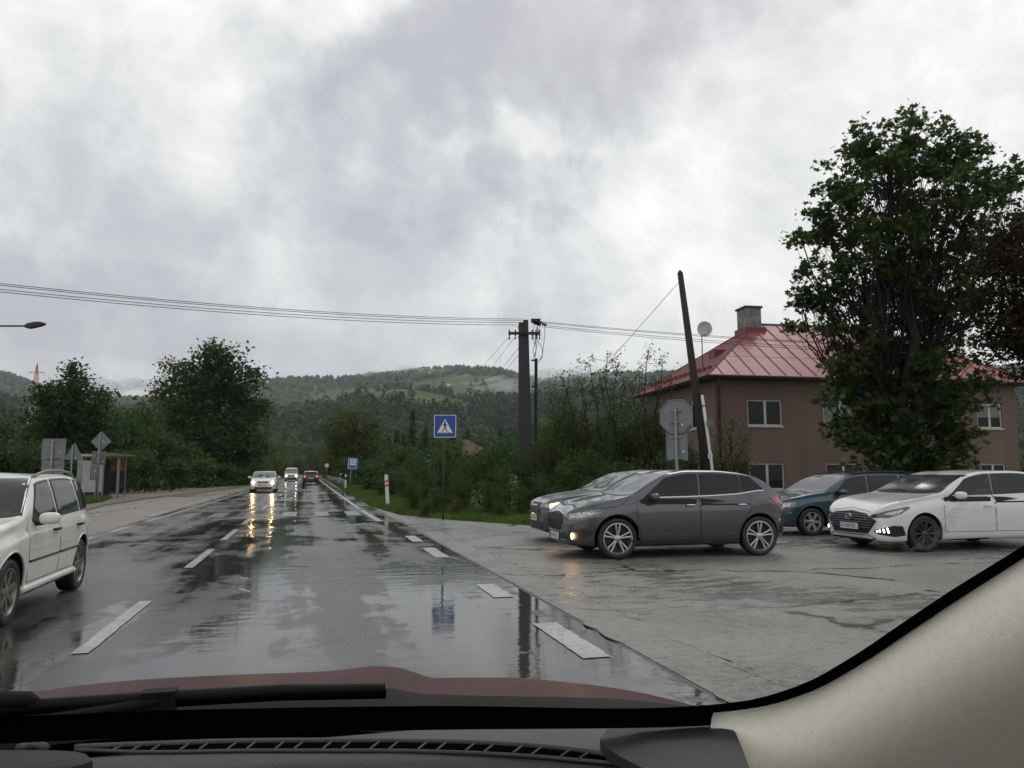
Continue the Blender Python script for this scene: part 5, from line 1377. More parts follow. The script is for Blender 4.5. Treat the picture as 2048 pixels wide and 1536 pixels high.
# the big maple in front of the house
bl = [(1810, 300, 85), (1735, 300, 60), (1880, 300, 65), (1940, 330, 50), (1690, 380, 65), (1790, 400, 100), (1900, 410, 90), (1975, 400, 48), (1660, 480, 60), (1640, 420, 30), (1750, 510, 95), (1870, 530, 110), (1960, 500, 55),
      (1655, 575, 58), (1612, 545, 26), (1760, 610, 95), (1880, 640, 95), (1630, 610, 30), (1600, 600, 20), (1700, 690, 75), (1800, 720, 95), (1900, 740, 75), (1715, 770, 62), (1800, 810, 88), (1880, 820, 60), (1760, 860, 55), (1830, 890, 62), (1680, 760, 34), (1600, 470, 16), (2030, 360, 36), (1700, 860, 50), (1665, 800, 30), (1910, 880, 50), (1930, 800, 45), (1590, 660, 14), (1780, 925, 45), (1845, 930, 52), (1730, 905, 42), (1890, 915, 40)]
B0, BB = blobs_px(bl, 26.5, 1800, rg, .9)
make_tree('maple_tree', B0, BB, 'tall full maple with dark green leaves in front of the red-roofed house', dens=16, per=36, lsize=.18, sig=.21, m='leaf_maple', kind='maple', trunk=.24, limbk=.18, seed=5, hollow=.25, split=1.8)
bl = [(2040, 470, 75), (2090, 560, 110), (2000, 610, 55), (2070, 680, 95), (1985, 520, 36), (2010, 690, 40), (2150, 450, 110), (2200, 650, 130)]
B0, BB = blobs_px(bl, 21, 2220, rg, .5)
make_tree('brown_leaved_tree', B0, BB, 'dark brownish tree hanging in at the right edge beyond the maple', dens=44, per=42, lsize=.12, sig=.2, m='leaf_brown', trunk=.25, seed=6, hollow=.3)
# left group
bl = [(440, 715, 42), (480, 760, 42), (395, 760, 45), (430, 790, 60), (495, 820, 38), (380, 830, 50), (450, 870, 62), (495, 890, 36), (400, 910, 50), (455, 940, 48)]
B0, BB = blobs_px(bl, 84, 440, rg, .6)
make_tree('lime_tree', B0, BB, 'tallest dark green tree left of the road standing above the hedge', dens=8, per=44, lsize=.36, sig=.62, m='leaf_dark', trunk=.4, seed=7, hollow=.3, twigs=False)
bl = [(345, 735, 22), (325, 780, 28), (352, 790, 32), (335, 840, 36), (350, 880, 40), (330, 930, 35)]
B0, BB = blobs_px(bl, 88, 340, rg, .5)
make_tree('yellowing_tree', B0, BB, 'yellowing tree shoulder just left of the tallest dark tree', dens=5.5, per=30, lsize=.34, sig=.6, m='leaf_yel', trunk=.3, seed=8, twigs=False)
bl = [(150, 752, 26), (110, 790, 34), (160, 800, 42), (190, 840, 36), (95, 850, 42), (140, 870, 50), (200, 890, 36), (110, 920, 45), (170, 930, 45), (80, 800, 18), (205, 800, 16)]
B0, BB = blobs_px(bl, 62, 140, rg, .6)
CH = make_tree('chestnut_tree', B0, BB, 'round very dark tree behind the grey sign backs', dens=14, per=42, lsize=.28, sig=.42, m='leaf_dark', trunk=.34, seed=9, hollow=.3, twigs=True)
for i, (px, z_) in enumerate(((95, 742), (137, 722), (150, 719), (165, 722), (178, 735), (210, 745))):
    pass
bl = [(510, 865, 26), (528, 890, 24), (515, 915, 28), (500, 940, 26), (530, 940, 20)]
B0, BB = blobs_px(bl, 105, 515, rg, .5)
make_tree('slim_tree', B0, BB, 'slim olive tree at the end of the left tree row by the road', dens=5, per=26, lsize=.34, sig=.6, m='leaf_mid', trunk=.2, seed=10, twigs=False)
# hedge-like shrubs between them
sh_meshes = []
rgs = np.random.default_rng(5)
def shrub_proto(seed, m, w=1.6, h=2.6, per=36, lsize=.11, dens=20, label='', name='shrub', base=(0, 0, 0), sig=.22):
    r = np.random.default_rng(seed)
    BBs = [(r.uniform(-.5, .5) * w, r.uniform(-.5, .5) * w, h * r.uniform(.3, .85), w * r.uniform(.42, .62)) for _ in range(6)] + [(0, 0, .5, w * .6), (.4 * w, 0, .45, w * .5), (-.4 * w, 0, .45, w * .5)]
    return make_tree(name, base, BBs, label, cat='shrub', dens=dens, per=per, lsize=lsize, sig=sig, m=m, trunk=.05, seed=seed, hollow=.3, split=.3, twigs=False, crown_name='foliage', zmin=.05)
used = {}
KINDS_ = {'a': ('leaf_mid', 21), 'b': ('leaf_dark', 22), 'c': ('leaf_bright', 23), 'd': ('leaf_red', 24), 'e': ('leaf_yel', 25), 'f': ('leaf_aut', 26)}
WORD = {'a': 'mid green', 'b': 'dark green', 'c': 'bright green', 'd': 'reddish', 'e': 'yellowish', 'f': 'autumn orange'}
def shrub(kd, px, D, htop, wid, lab, grp):
    """htop: image row of the top; wid: width in px"""
    loc = wp(px, D, -.02); h = zrow(htop, D); w = wid / FPX * D
    s = (w / 2.75, w / 2.75, h / 3.15); rz = rgs.uniform(0, 6.28)
    key = kd + ('n' if D < 45 else 'f')
    if key not in used:
        m_, sd = KINDS_[kd]
        if D < 45: p = shrub_proto(sd, m_, label=lab)
        else: p = shrub_proto(sd + 50, m_, label=lab, per=26, lsize=.2, dens=13, sig=.26)
        used[key] = p; p.location = loc; p.scale = s; p.rotation_euler = (0, 0, rz); p['group'] = grp; p['label'] = lab
    else: copy_tree(used[key], loc, rz, s, lab, grp)
GR = 'shrubs along the right verge'; GL = 'shrubs along the left side of the road'; GB = 'shrubs and trees in the hollow behind the right verge'
def posw(px):
    marks_ = [(250, 'right beside the bus shelter'), (330, 'under the yellowing tree'), (470, 'under the tallest left tree'), (560, 'left of the oncoming cars'), (640, 'beyond the braking dark car'), (700, 'behind the blue bus sign'),
              (780, 'behind the banded guide post'), (870, 'left of the crossing sign'), (930, 'just right of the crossing sign'), (1030, 'before the concrete pole'), (1100, 'right of the concrete pole'),
              (1200, 'above the dark saloon'), (1290, 'above the grey hatchback bonnet'), (1380, 'beside the stop sign'), (1500, 'at the brown house corner'), (3000, 'far to the right')]
    return next(w for x, w in marks_ if px < x)
cnt_ = {}
def L_(kd, px, D, top):
    size = 'low' if zrow(top, D) < 2.6 else 'tall' if zrow(top, D) > 4.2 else 'medium'
    dist = 'front row' if D < 36 else 'second row' if D < 60 else 'back row'
    return f'{size} {WORD[kd]} bush in the {dist} {posw(px)}|{px:06.1f}'
for kd, px, D, top, wid in (
    ('a', 845, 31, 905, 60), ('c', 825, 27, 935, 46), ('b', 885, 32, 890, 80), ('a', 935, 31, 900, 75), ('c', 925, 27, 925, 60), ('b', 980, 31, 880, 85), ('a', 1020, 29, 905, 70), ('c', 985, 25.5, 940, 55), ('a', 870, 25.5, 960, 50),
    ('b', 1060, 30, 870, 80), ('d', 1110, 30, 840, 90), ('a', 1150, 28, 880, 90), ('d', 1180, 33, 790, 100), ('b', 1210, 29, 860, 100), ('d', 1260, 31, 800, 110), ('a', 1250, 27, 900, 100), ('d', 1320, 32, 790, 80), ('b', 1330, 27, 880, 90),
    ('a', 1040, 25, 950, 60), ('b', 1095, 25, 930, 70), ('d', 1150, 34, 765, 90), ('a', 1235, 34, 770, 100), ('d', 1300, 34, 775, 80), ('a', 1100, 33, 800, 80), ('d', 1385, 30, 860, 60), ('e', 1440, 30, 870, 60), ('d', 1480, 31, 880, 60), ('b', 1410, 28, 920, 60), ('a', 1300, 25, 935, 90), ('a', 1180, 25, 940, 80),
    ('b', 780, 44, 925, 70), ('b', 820, 40, 925, 60), ('a', 740, 56, 915, 60), ('b', 770, 60, 895, 70), ('b', 720, 75, 905, 50), ('a', 690, 95, 905, 45), ('b', 830, 52, 890, 80), ('a', 890, 50, 870, 80), ('b', 940, 52, 880, 80), ('b', 1000, 50, 865, 90), ('a', 1060, 52, 850, 90), ('b', 660, 140, 900, 40),
    ('b', 1130, 50, 830, 110), ('b', 1220, 50, 810, 110), ('b', 1540, 42, 930, 120), ('f', 624, 428, 931, 22), ('c', 850, 24.5, 985, 34), ('e', 910, 24.5, 990, 28), ('c', 1000, 23.5, 985, 34)):
    shrub(kd, px, D, top, wid, L_(kd, px, D, top), GR)
for kd, px, D, top, wid in (
    ('b', 250, 58, 800, 80), ('a', 285, 66, 792, 70), ('b', 320, 70, 840, 80), ('a', 365, 72, 870, 80), ('b', 240, 50, 880, 70), ('b', 290, 54, 880, 80), ('b', 345, 60, 900, 70), ('a', 395, 68, 905, 70), ('b', 440, 74, 915, 70),
    ('b', 480, 85, 910, 60), ('a', 465, 80, 925, 50), ('b', 20, 48, 860, 110), ('d', 10, 60, 820, 90), ('a', 60, 52, 880, 80), ('b', 130, 50, 900, 110), ('b', 195, 52, 890, 90), ('b', -50, 48, 850, 120), ('a', 540, 150, 905, 50), ('e', 560, 170, 912, 34), ('b', 520, 120, 918, 44)):
    shrub(kd, px, D, top, wid, L_(kd, px, D, top), GL)
from collections import defaultdict
dd_ = defaultdict(list)
for o in list(COL.objects):
    if o.parent is None and '|' in str(o.get('label', '')): k_, x_ = o['label'].split('|'); dd_[k_].append((float(x_), o))
for k_, l_ in dd_.items():
    l_.sort(key=lambda q: q[0])
    for i, (x_, o) in enumerate(l_): o['label'] = k_ + (f", {('first', 'second', 'third', 'fourth', 'fifth')[i]} from left" if len(l_) > 1 else '')
# autumn tree and companions right of the road
bl = [(705, 835, 30), (680, 865, 32), (735, 860, 34), (705, 890, 42), (665, 905, 28), (745, 905, 34), (700, 930, 36)]
B0, BB = blobs_px(bl, 118, 705, rg, .5)
make_tree('autumn_tree', B0, BB, 'round olive tree with a few orange leaves right of the road below the hills', dens=4, per=34, lsize=.42, sig=.8, m='leaf_aut', trunk=.3, seed=31, twigs=False)
def conifer(px, D, top, wid, lab, seed, grp='dark spruces in the valley'):
    r = np.random.default_rng(seed); H = zrow(top, D); R = wid / 2 / FPX * D; e = empty('spruce_tree', wp(px, D, 0), 0, label=lab, cat='tree', group=grp)
    pts = []
    for i in range(int(H * 2.2)):
        z = H * (.08 + .9 * i / (H * 2.2)); rr_ = R * (1 - z / H) ** .8 + .15
        n = int(26 * (rr_ / R) + 8); a = r.uniform(0, 6.28, n); q = rr_ * r.uniform(.3, 1, n) ** .6
        pts.append(np.stack([np.cos(a) * q, np.sin(a) * q, z - q * .28 + r.normal(size=n) * .12], 1))
    link('crown', leaf_mesh('crown', np.concatenate(pts), .5, r, 'kite', .3), M['leaf_dark'], e)
    MB().tube([(0, 0, 0), (0, 0, H)], [.22, .02], 6).build('trunk', M['bark'], e)
for i, (px, D, top, w_) in enumerate(((823, 110, 815, 26), (793, 120, 850, 22), (850, 115, 848, 24), (805, 130, 860, 24), (935, 150, 852, 24), (778, 140, 868, 20), (905, 120, 846, 26), (1000, 150, 850, 24))):
    nm = ('tallest spruce with a pointed tip left of the crossing sign', 'second spruce to the left of the tallest one', 'spruce between the tallest one and the crossing sign', 'short spruce at the foot of the tallest one',
          'small spruce right of the crossing sign above the cottage', 'leftmost small spruce beside the round olive tree', 'spruce rising directly behind the crossing sign', 'spruce left of the concrete pole')[i]
    conifer(px, D, top, w_, nm, 40 + i)
# sparse young trees with bare twigs above the saloon
def sparse(px, D, tips, lab, seed, m='leaf_red', basespread=.6):
    r = np.random.default_rng(seed); B0 = wp(px, D, 0); e = empty('young_tree', B0, 0, label=lab, cat='tree', group='thin young trees left of the house'); b = MB(); pts = []
    for (tx, ty) in tips:
        T_ = np.array(wp(tx, D + r.uniform(-1, 1), zrow(ty, D)) - B0); s0 = np.array((r.normal() * basespread, r.normal() * basespread, 0)); L = bend(s0, T_, r, .05, 7)
        b.tube(L, [.045 * (1 - i / 8) + .006 for i in range(8)], 5, False)
        for k in range(26):
            j = r.integers(2, 7); f = r.random(); a = L[j] * (1 - f) + L[min(j + 1, 7)] * f; q = a + r.normal(size=3) * np.array((.28, .28, .2)) + np.array((0, 0, .22))
            b.tube([a, q], [.012, .005], 3, False); pts.append(q + r.normal(size=(14, 3)) * .11)
        pts.append(L[7] + r.normal(size=(30, 3)) * np.array((.10, .10, .2)))
    link('crown', leaf_mesh('crown', np.concatenate(pts), .085, r, 'kite', .3), M[m], e); b.build('trunk', M['bark'], e)
sparse(1215, 31, [(1180, 730), (1215, 715), (1235, 742), (1200, 760), (1250, 770), (1165, 775)], 'thin twiggy young tree with two pointed tips right of the concrete pole', 61)
sparse(1285, 31, [(1295, 708), (1280, 735), (1325, 728), (1310, 760), (1265, 765), (1340, 770)], 'thin twiggy young tree with the highest tip beside the red roof edge', 62)
sparse(1145, 31, [(1120, 752), (1140, 745), (1160, 770), (1100, 790)], 'shortest thin young tree nearest the concrete pole', 63, 'leaf_mid')
sparse(1455, 29, [(1440, 850), (1470, 845), (1490, 870), (1460, 890)], 'thin bush with yellow leaves against the brown house wall', 64, 'leaf_yel')
# tree band at the far end of the road and behind
GV = 'trees where the road disappears'
protoF = make_tree('distant_tree', (0, 0, 0), [(0, 0, 9, 4), (2, 1, 6.5, 3.6), (-2, 0, 6, 3.6), (0, -1, 3.5, 3.8)], 'x', dens=2.6, per=26, lsize=.6, sig=.9, m='leaf_mid', trunk=.3, seed=71, twigs=False, hollow=.3)
protoG = make_tree('distant_tree', (0, 0, 0), [(0, 0, 9, 4), (2, 1, 6.5, 3.6), (-2, 0, 6, 3.6), (0, -1, 3.5, 3.8)], 'x', dens=2.6, per=26, lsize=.6, sig=.9, m='leaf_yel', trunk=.3, seed=72, twigs=False, hollow=.3)
protoD = make_tree('distant_tree', (0, 0, 0), [(0, 0, 9, 4), (2, 1, 6.5, 3.6), (-2, 0, 6, 3.6), (0, -1, 3.5, 3.8)], 'x', dens=2.6, per=26, lsize=.6, sig=.9, m='leaf_dark', trunk=.3, seed=73, twigs=False, hollow=.3)
far_list = [(545, 300, 868, 'm'), (575, 340, 880, 'y'), (600, 440, 885, 'm'), (625, 450, 880, 'd'), (650, 420, 876, 'm'), (520, 200, 885, 'd'), (555, 230, 900, 'y'), (590, 320, 905, 'm'), (640, 300, 893, 'd'), (665, 220, 880, 'm'),
            (675, 180, 895, 'y'), (612, 430, 905, 'd'), (580, 430, 898, 'd'), (760, 170, 862, 'd'), (870, 200, 850, 'm'), (960, 180, 858, 'm'), (1020, 170, 850, 'd'), (1085, 120, 830, 'm'), (735, 260, 858, 'm'), (830, 240, 850, 'd'),
            (-30, 110, 800, 'd'), (30, 130, 835, 'm'), (240, 110, 800, 'm'), (290, 120, 790, 'd'), (560, 460, 880, 'm'), (630, 470, 896, 'm'), (655, 350, 900, 'd'), (920, 90, 880, 'm'), (1010, 80, 872, 'd'), (880, 75, 882, 'd'), (800, 85, 880, 'm'), (745, 130, 885, 'd')]
wh = {'m': protoF, 'y': protoG, 'd': protoD}; wn = {'m': 'mid green', 'y': 'yellowish', 'd': 'dark green'}; first = {'m', 'y', 'd'}
far_words = ['beyond the left tree row', 'above the oncoming white car', 'above the white van', 'right above the braking dark car', 'at the vanishing point of the road', 'behind the slim olive tree', 'between slim tree and van', 'close above the van roof',
             'right of the braking dark car', 'above the small round sign', 'left of the blue bus sign', 'low at the end of the road', 'low over the van', 'behind the round olive tree', 'behind the spruces', 'behind the cottage gable', 'left behind the concrete pole',
             'right behind the concrete pole', 'peeping left over the round olive tree', 'highest behind the spruces', 'at the left picture edge', 'behind the pylon foot', 'over the hedge left of the yellowing tree', 'touching the yellowing tree', 'far behind the white car',
             'lowest at the road end', 'between guardrail and road end', 'over the cottage roof', 'between cottage and concrete pole', 'behind the crossing sign post', 'under the tallest spruce', 'under the round olive tree']
for i, (px, D, top, kd) in enumerate(far_list):
    p = wh[kd]; s = zrow(top, D) / 13.0; lab = f'{wn[kd]} tree {far_words[i]}'; loc = wp(px, D, 0)
    if kd in first: first.discard(kd); p.location = loc; p.scale = (s, s, s); p['label'] = lab; p['group'] = GV
    else: copy_tree(p, loc, rgs.uniform(0, 6), (s * rgs.uniform(.9, 1.25),) * 2 + (s,), lab, GV)
# grass on the verges (nobody could count it)
def grass_patch(name, polys, n, h, m, lab, seed=3):
    r = np.random.default_rng(seed); P = []
    for (ax, ay, bx, by, wd_) in polys:
        k = int(n * math.hypot(bx - ax, by - ay)); t = r.random(k); u = r.random(k)
        P.append(np.stack([ax + (bx - ax) * t + wd_ * u * (by - ay) / math.hypot(bx - ax, by - ay), ay + (by - ay) * t - wd_ * u * (bx - ax) / math.hypot(bx - ax, by - ay), np.zeros(k)], 1))
    P = np.concatenate(P); k = len(P); a = r.uniform(0, 6.28, k); w = .012 + .012 * r.random(k); hh = h * r.uniform(.4, 1.2, k); lean = r.normal(size=(k, 2)) * .35 * hh[:, None]
    A = P + np.stack([np.cos(a) * w, np.sin(a) * w, 0 * a], 1); B = P - np.stack([np.cos(a) * w, np.sin(a) * w, 0 * a], 1); T = P + np.stack([lean[:, 0], lean[:, 1], hh], 1)
    V = np.stack([A, B, T], 1).reshape(-1, 3); F = np.arange(3 * k).reshape(-1, 3)
    return link(name, mesh_np(name, V, F), M[m], None, label=lab, cat='grass', kind='stuff')
ge = grass_edge
segs = [(*ge[i + 1], *ge[i], -3.2) for i in range(len(ge) - 1)]
segs = [(a, b_, c_, d_, 3.4) for (a, b_, c_, d_, w_) in segs]
segs.append((11.5, 19.8, ge[-1][0], ge[-1][1], 3.0))
grass_patch('grass', segs, 850, .17, 'grass', 'short wet green grass along the right verge below the shrubs')
lg = [tuple(g(px, py)[:2]) for px, py in ((150, 1012), (205, 1004), (225, 996))]
grass_patch('grass', [(*lg[0], *lg[1], -2.0), (*lg[1], *lg[2], -2.0)], 900, .2, 'grass', 'small patch of bright green grass under the signs at the left bay', 4)
# ---------------- hills with forest
pr_px = [-500, -200, 0, 60, 120, 220, 330, 450, 530, 620, 700, 745, 800, 870, 930, 985, 1040, 1100, 1145, 1200, 1350, 1600, 2000, 2500]
ridge = [735, 735, 748, 768, 790, 800, 798, 782, 762, 757, 755, 752, 748, 742, 738, 738, 748, 760, 756, 753, 750, 745, 740, 735]
near_ = [800, 800, 812, 822, 832, 838, 838, 835, 838, 826, 800, 786, 780, 790, 805, 812, 812, 808, 800, 795, 790, 790, 790, 790]
fr_ = pchip(list(zip(pr_px, ridge))); fn_ = pchip(list(zip(pr_px, near_)))
Ds = np.array([330, 420, 520, 640, 780, 900, 1000, 1080, 1150, 1220, 1320, 1450, 1600, 1800, 2000, 2150, 2250, 2350, 2600, 3200])
def hill_z(px, D):
    z1 = zrow(fn_(px), 1120); z2 = zrow(fr_(px) + 4, 2250)
    if D <= 1120: t = (D - 330) / 790; return -2 + (z1 + 2) * (t * t * (3 - 2 * t)) * (1 - .12 * math.sin(3.1 * t))
    if D <= 1320: t = (D - 1120) / 200; return z1 - 14 * math.sin(t * math.pi / 2) ** 2
    if D <= 2250: t = (D - 1320) / 930; return z1 - 14 + (z2 - z1 + 14) * (.45 * t + .55 * t * t * (3 - 2 * t))
    t = (D - 2250) / 950; return z2 - 160 * t
npx = 150; pxs = np.linspace(-500, 2500, npx); V = []
hn = np.random.default_rng(3); ph = hn.uniform(0, 6.28, 12)
def bumpy(px, D):
    e = 0
    for i in range(6): e += math.sin(px * .006 * (i + 1) + ph[i] + D * .004 * (i + .5)) * math.cos(D * .005 * (i + 1) + ph[i + 6] + px * .004) / (i + 1)
    return e
for D in Ds:
    for px in pxs:
        amp = 0 if D < 400 else 5 * (D / 1100) * (0.35 if abs(D - 1120) < 60 or D == 2250 else 1)
        V.append(wp(px, D, hill_z(px, D) + amp * bumpy(px, D) * .6))
F = [(i * npx + j, i * npx + j + 1, (i + 1) * npx + j + 1, (i + 1) * npx + j) for i in range(len(Ds) - 1) for j in range(npx - 1)]
def hillmat():
    m, t, b = nodemat('hill_ground')
    a = t_noise(t, .012, detail=6); f = t_noise(t, .06, detail=4)
    c = t_mix(t, t_map(t, a, .4, .6, 0, 1), (.050, .085, .026), (.085, .125, .042)); c = t_mix(t, t_map(t, f, .45, .7, 0, .5), c, (.022, .032, .018))
    t.links.new(c, b.inputs['Base Color']); b.inputs['Roughness'].default_value = .95; b.inputs['Specular IOR Level'].default_value = .1
    return m
link('hill', mesh_np('hill', V, F, True), hillmat(), None, kind='structure')
# forest: conical and rounded trees in one mesh
def ico(sub, seed):
    bm = bmesh.new(); bmesh.ops.create_icosphere(bm, subdivisions=sub, radius=1); r = np.random.default_rng(seed)
    for v in bm.verts: v.co *= 1 + r.normal() * .14
    V = np.array([v.co[:] for v in bm.verts]); F = np.array([[v.index for v in f.verts] for f in bm.faces]); bm.free(); return V, F
def cone_t():
    V = []; F = []
    for (z0, z1, r_) in ((.05, .55, .30), (.35, 1.0, .21)):
        b0 = len(V); V += [(math.cos(a) * r_, math.sin(a) * r_, z0) for a in np.linspace(0, 2 * math.pi, 6, endpoint=False)] + [(0, 0, z1)]
        F += [(b0 + i, b0 + (i + 1) % 6, b0 + 6) for i in range(6)]
    return np.array(V), np.array(F)
iv, if_ = ico(1, 1); iv = iv * np.array((.42, .42, .5)) + np.array((0, 0, .5)); cv, cf = cone_t()
fr = np.random.default_rng(21)
def leafy(seed, n=80):
    r = np.random.default_rng(seed); d = r.normal(size=(n, 3)); d /= np.linalg.norm(d, axis=1)[:, None]; lob = 1 + .22 * np.sin(d @ r.normal(size=(3,)) * 4 + 1) + .12 * r.normal(size=n)
    C = d * lob[:, None] * np.array((.36, .36, .42)) * r.uniform(.75, 1, n)[:, None] + np.array((0, 0, .52)); C = C[C[:, 2] > .08]
    me = leaf_mesh('tmp', C, .24, r, 'kite', .4); V = np.array([v.co[:] for v in me.vertices]); F = np.array([p.vertices[:] for p in me.polygons]); bpy.data.meshes.remove(me)
    F = np.concatenate([F[:, [0, 1, 2]], F[:, [0, 2, 3]]]); return V, F
def leafcone(seed, n=70):
    r = np.random.default_rng(seed); z = r.random(n) ** 1.4 * .95 + .04; rr_ = .26 * (1 - z) + .02; a = r.uniform(0, 6.28, n); C = np.stack([np.cos(a) * rr_, np.sin(a) * rr_, z], 1)
    me = leaf_mesh('tmp', C, .15, r, 'kite', .1); V = np.array([v.co[:] for v in me.vertices]); F = np.array([p.vertices[:] for p in me.polygons]); bpy.data.meshes.remove(me)
    F = np.concatenate([F[:, [0, 1, 2]], F[:, [0, 2, 3]]]); return V, F
LV = [leafy(i) for i in range(4)]; LC = [leafcone(i) for i in range(3)]
def meadow(px, D):
    if 1120 < D < 1330: return False
    # grassy bulge below the far ridge
    e = ((px - 800) / 200) ** 2 + ((D - 1010) / 190) ** 2
    e2 = ((px - 560) / 70) ** 2 + ((D - 950) / 90) ** 2; e3 = ((px - 930) / 110) ** 2 + ((D - 1800) / 200) ** 2; e4 = ((px - 690) / 60) ** 2 + ((D - 1750) / 160) ** 2
    return min(e, e2, e3, e4) + .25 * bumpy(px, D) < 1
VV = {0: [], 1: []}; FF = {0: [], 1: []}; nb = {0: 0, 1: 0}
def put(D, px, conif, s):
    z = hill_z(px, D) + (0 if D < 400 else 5 * (D / 1100) * .6 * (.35 if abs(D - 1120) < 60 or D == 2250 else 1) * bumpy(px, D)); p = np.array(wp(px, D, z - 1.5))
    if D < 1150: v, f = LC[fr.integers(3)] if conif else LV[fr.integers(4)]
    else: v, f = (cv, cf) if conif else (iv, if_)
    k = 1 if conif else 0
    a = fr.uniform(0, 6.28); R_ = np.array(((math.cos(a), -math.sin(a), 0), (math.sin(a), math.cos(a), 0), (0, 0, 1)))
    w_ = s * fr.uniform(.8, 1.15)
    VV[k].append((v * np.array((w_, w_, s))) @ R_.T + p); FF[k].append(f + nb[k]); nb[k] += len(v)
tries = 0
for Dc in range(360, 2300, 14):
    wpx_ = 7.5 * FPX / Dc      # spacing in px
    n = int(2700 / wpx_ * (.5 if Dc > 1300 else .62))
    for _ in range(n):
        px = fr.uniform(-420, 2260); D = Dc + fr.uniform(-7, 7)
        if 1125 < D < 1500 and fr.random() < .75: continue
        if D > 1500 and D < 2100 and fr.random() < .35: continue
        if meadow(px, D) and fr.random() < .965: continue
        put(D, px, fr.random() < (.55 + .25 * math.sin(px * .02)), fr.uniform(11, 22) * (1.0 if D > 700 else .8))
for _ in range(230): put(2250 + fr.uniform(-15, 15), fr.uniform(-300, 1350), fr.random() < .4, fr.uniform(12, 22))
M['forest_a'] = leafmat('forest_broadleaf', (.030, .056, .018), (.070, .105, .032), .02, trans=.05, rough=.9)
M['forest_b'] = leafmat('forest_spruce', (.010, .022, .012), (.022, .042, .020), .02, trans=.0, rough=.9)
if VV[0]: link('forest', mesh_np('forest', np.concatenate(VV[0]), np.concatenate(FF[0])), M['forest_a'], None, label='broadleaf woods covering the distant hills', cat='forest', kind='stuff')
if VV[1]: link('forest', mesh_np('forest', np.concatenate(VV[1]), np.concatenate(FF[1])), M['forest_b'], None, label='dark spruce woods covering the distant hills', cat='forest', kind='stuff')
# ---------------- haze in the valley air
hz = MB().box((-2600, -45, -1.2), (2900, 3150, 325)).build('haze', None, None, kind='stuff')
hm = bpy.data.materials.new('haze_air'); hm.use_nodes = True; t = hm.node_tree; t.nodes.remove(t.nodes['Principled BSDF'])
pv = t.nodes.new('ShaderNodeVolumePrincipled'); pv.inputs['Color'].default_value = (.80, .87, .92, 1); pv.inputs['Density'].default_value = .00012; pv.inputs['Anisotropy'].default_value = .2
t.links.new(pv.outputs[0], t.nodes['Material Output'].inputs['Volume']); hz.data.materials.append(hm)
hz['label'] = 'thin wet haze filling the valley'
# wisps of low cloud on the slopes
mm = bpy.data.materials.new('mist_air'); mm.use_nodes = True; t = mm.node_tree; t.nodes.remove(t.nodes['Principled BSDF'])
pv = t.nodes.new('ShaderNodeVolumePrincipled'); pv.inputs['Color'].default_value = (.9, .93, .95, 1); pv.inputs['Density'].default_value = .006
t.links.new(pv.outputs[0], t.nodes['Material Output'].inputs['Volume'])
bm = bmesh.new(); bmesh.ops.create_icosphere(bm, subdivisions=3, radius=1)
rm_ = np.random.default_rng(2)
mist = [(1110, 750, 1950, 70), (1150, 752, 2000, 60), (990, 775, 1800, 55), (960, 768, 1900, 60), (1030, 782, 1700, 45), (830, 745, 2100, 60), (870, 748, 2050, 45), (760, 752, 2150, 50), (1060, 765, 1900, 50), (1190, 756, 2000, 60), (240, 775, 1900, 75), (290, 772, 2000, 60), (180, 770, 2100, 70), (905, 760, 2000, 40)]
Vm = []; Fm = []; ivm = np.array([v.co[:] for v in bm.verts]); ifm = np.array([[v.index for v in f.verts] for f in bm.faces]); bm.free(); o_ = 0
mroot = empty('mist', (0, 0, 0), label='pale wisps of low cloud clinging to the hillside', cat='mist', kind='stuff')
for (px, py, D, r_) in mist:
    p = np.array(wp(px, D, zrow(py, D))); v = ivm.copy()
    sx = r_ * rm_.uniform(.9, 1.4); v = v * np.array((sx, sx, r_ * .26 * rm_.uniform(.7, 1.2))); v += np.sin(v[:, [1, 2, 0]] * .05 + rm_.uniform(0, 6, 3)) * r_ * .10; v[:, 2] += v[:, 0] * rm_.uniform(-.1, .25)
    me = mesh_np('wisp', v + p, ifm, True); me.materials.append(mm); o = bpy.data.objects.new('wisp', me); COL.objects.link(o); o.parent = mroot
# ------------------------------------------------------------------ the car we sit in
own = empty('own_car', (0, 0, 0), label='inside of our own car: black dashboard, cream windscreen pillar and dark red bonnet', cat='car')
M['dash'] = mat('dash_plastic', (.062, .065, .064), .6, noise_=(40, .12, (1, 1, 1)), bump=(500, .35))
M['dash2'] = mat('dash_plastic_dark', (.020, .021, .022), .6, bump=(500, .3))
M['pillar'] = mat('cream_pillar_trim', (.92, .87, .74), .75, noise_=(150, .05, (1, 1, 1)), bump=(700, .2))
M['headliner'] = mat('headliner', (.70, .67, .60), .9)
M['frit'] = mat('black_frit', (.003, .003, .003), .9, spec=0)
M['cowl'] = mat('cowl_plastic', (.007, .007, .008), .7, spec=.2)
XC = -.37
def yg(x, z): return 1.05 - (z - 1.08) / .675 - .20 * (x - XC) ** 2
def on_glass(px, py, inset=0.0):
    d = ray(px, py); lo, hi = .02, 3.0
    f = lambda t: (CAM + d * t)[1] - (yg((CAM + d * t)[0], (CAM + d * t)[2]) - inset)
    for _ in range(60):
        m_ = (lo + hi) / 2
        if f(m_) < 0: lo = m_
        else: hi = m_
    return CAM + d * lo
def spline(pts, n):
    P = np.array(pts, float); d = np.cumsum([0] + list(np.linalg.norm(np.diff(P, axis=0), axis=1))); fs = [pchip(list(zip(d, P[:, k]))) for k in range(P.shape[1])]
    return [tuple(f(t) for f in fs) for t in np.linspace(0, d[-1], n)]
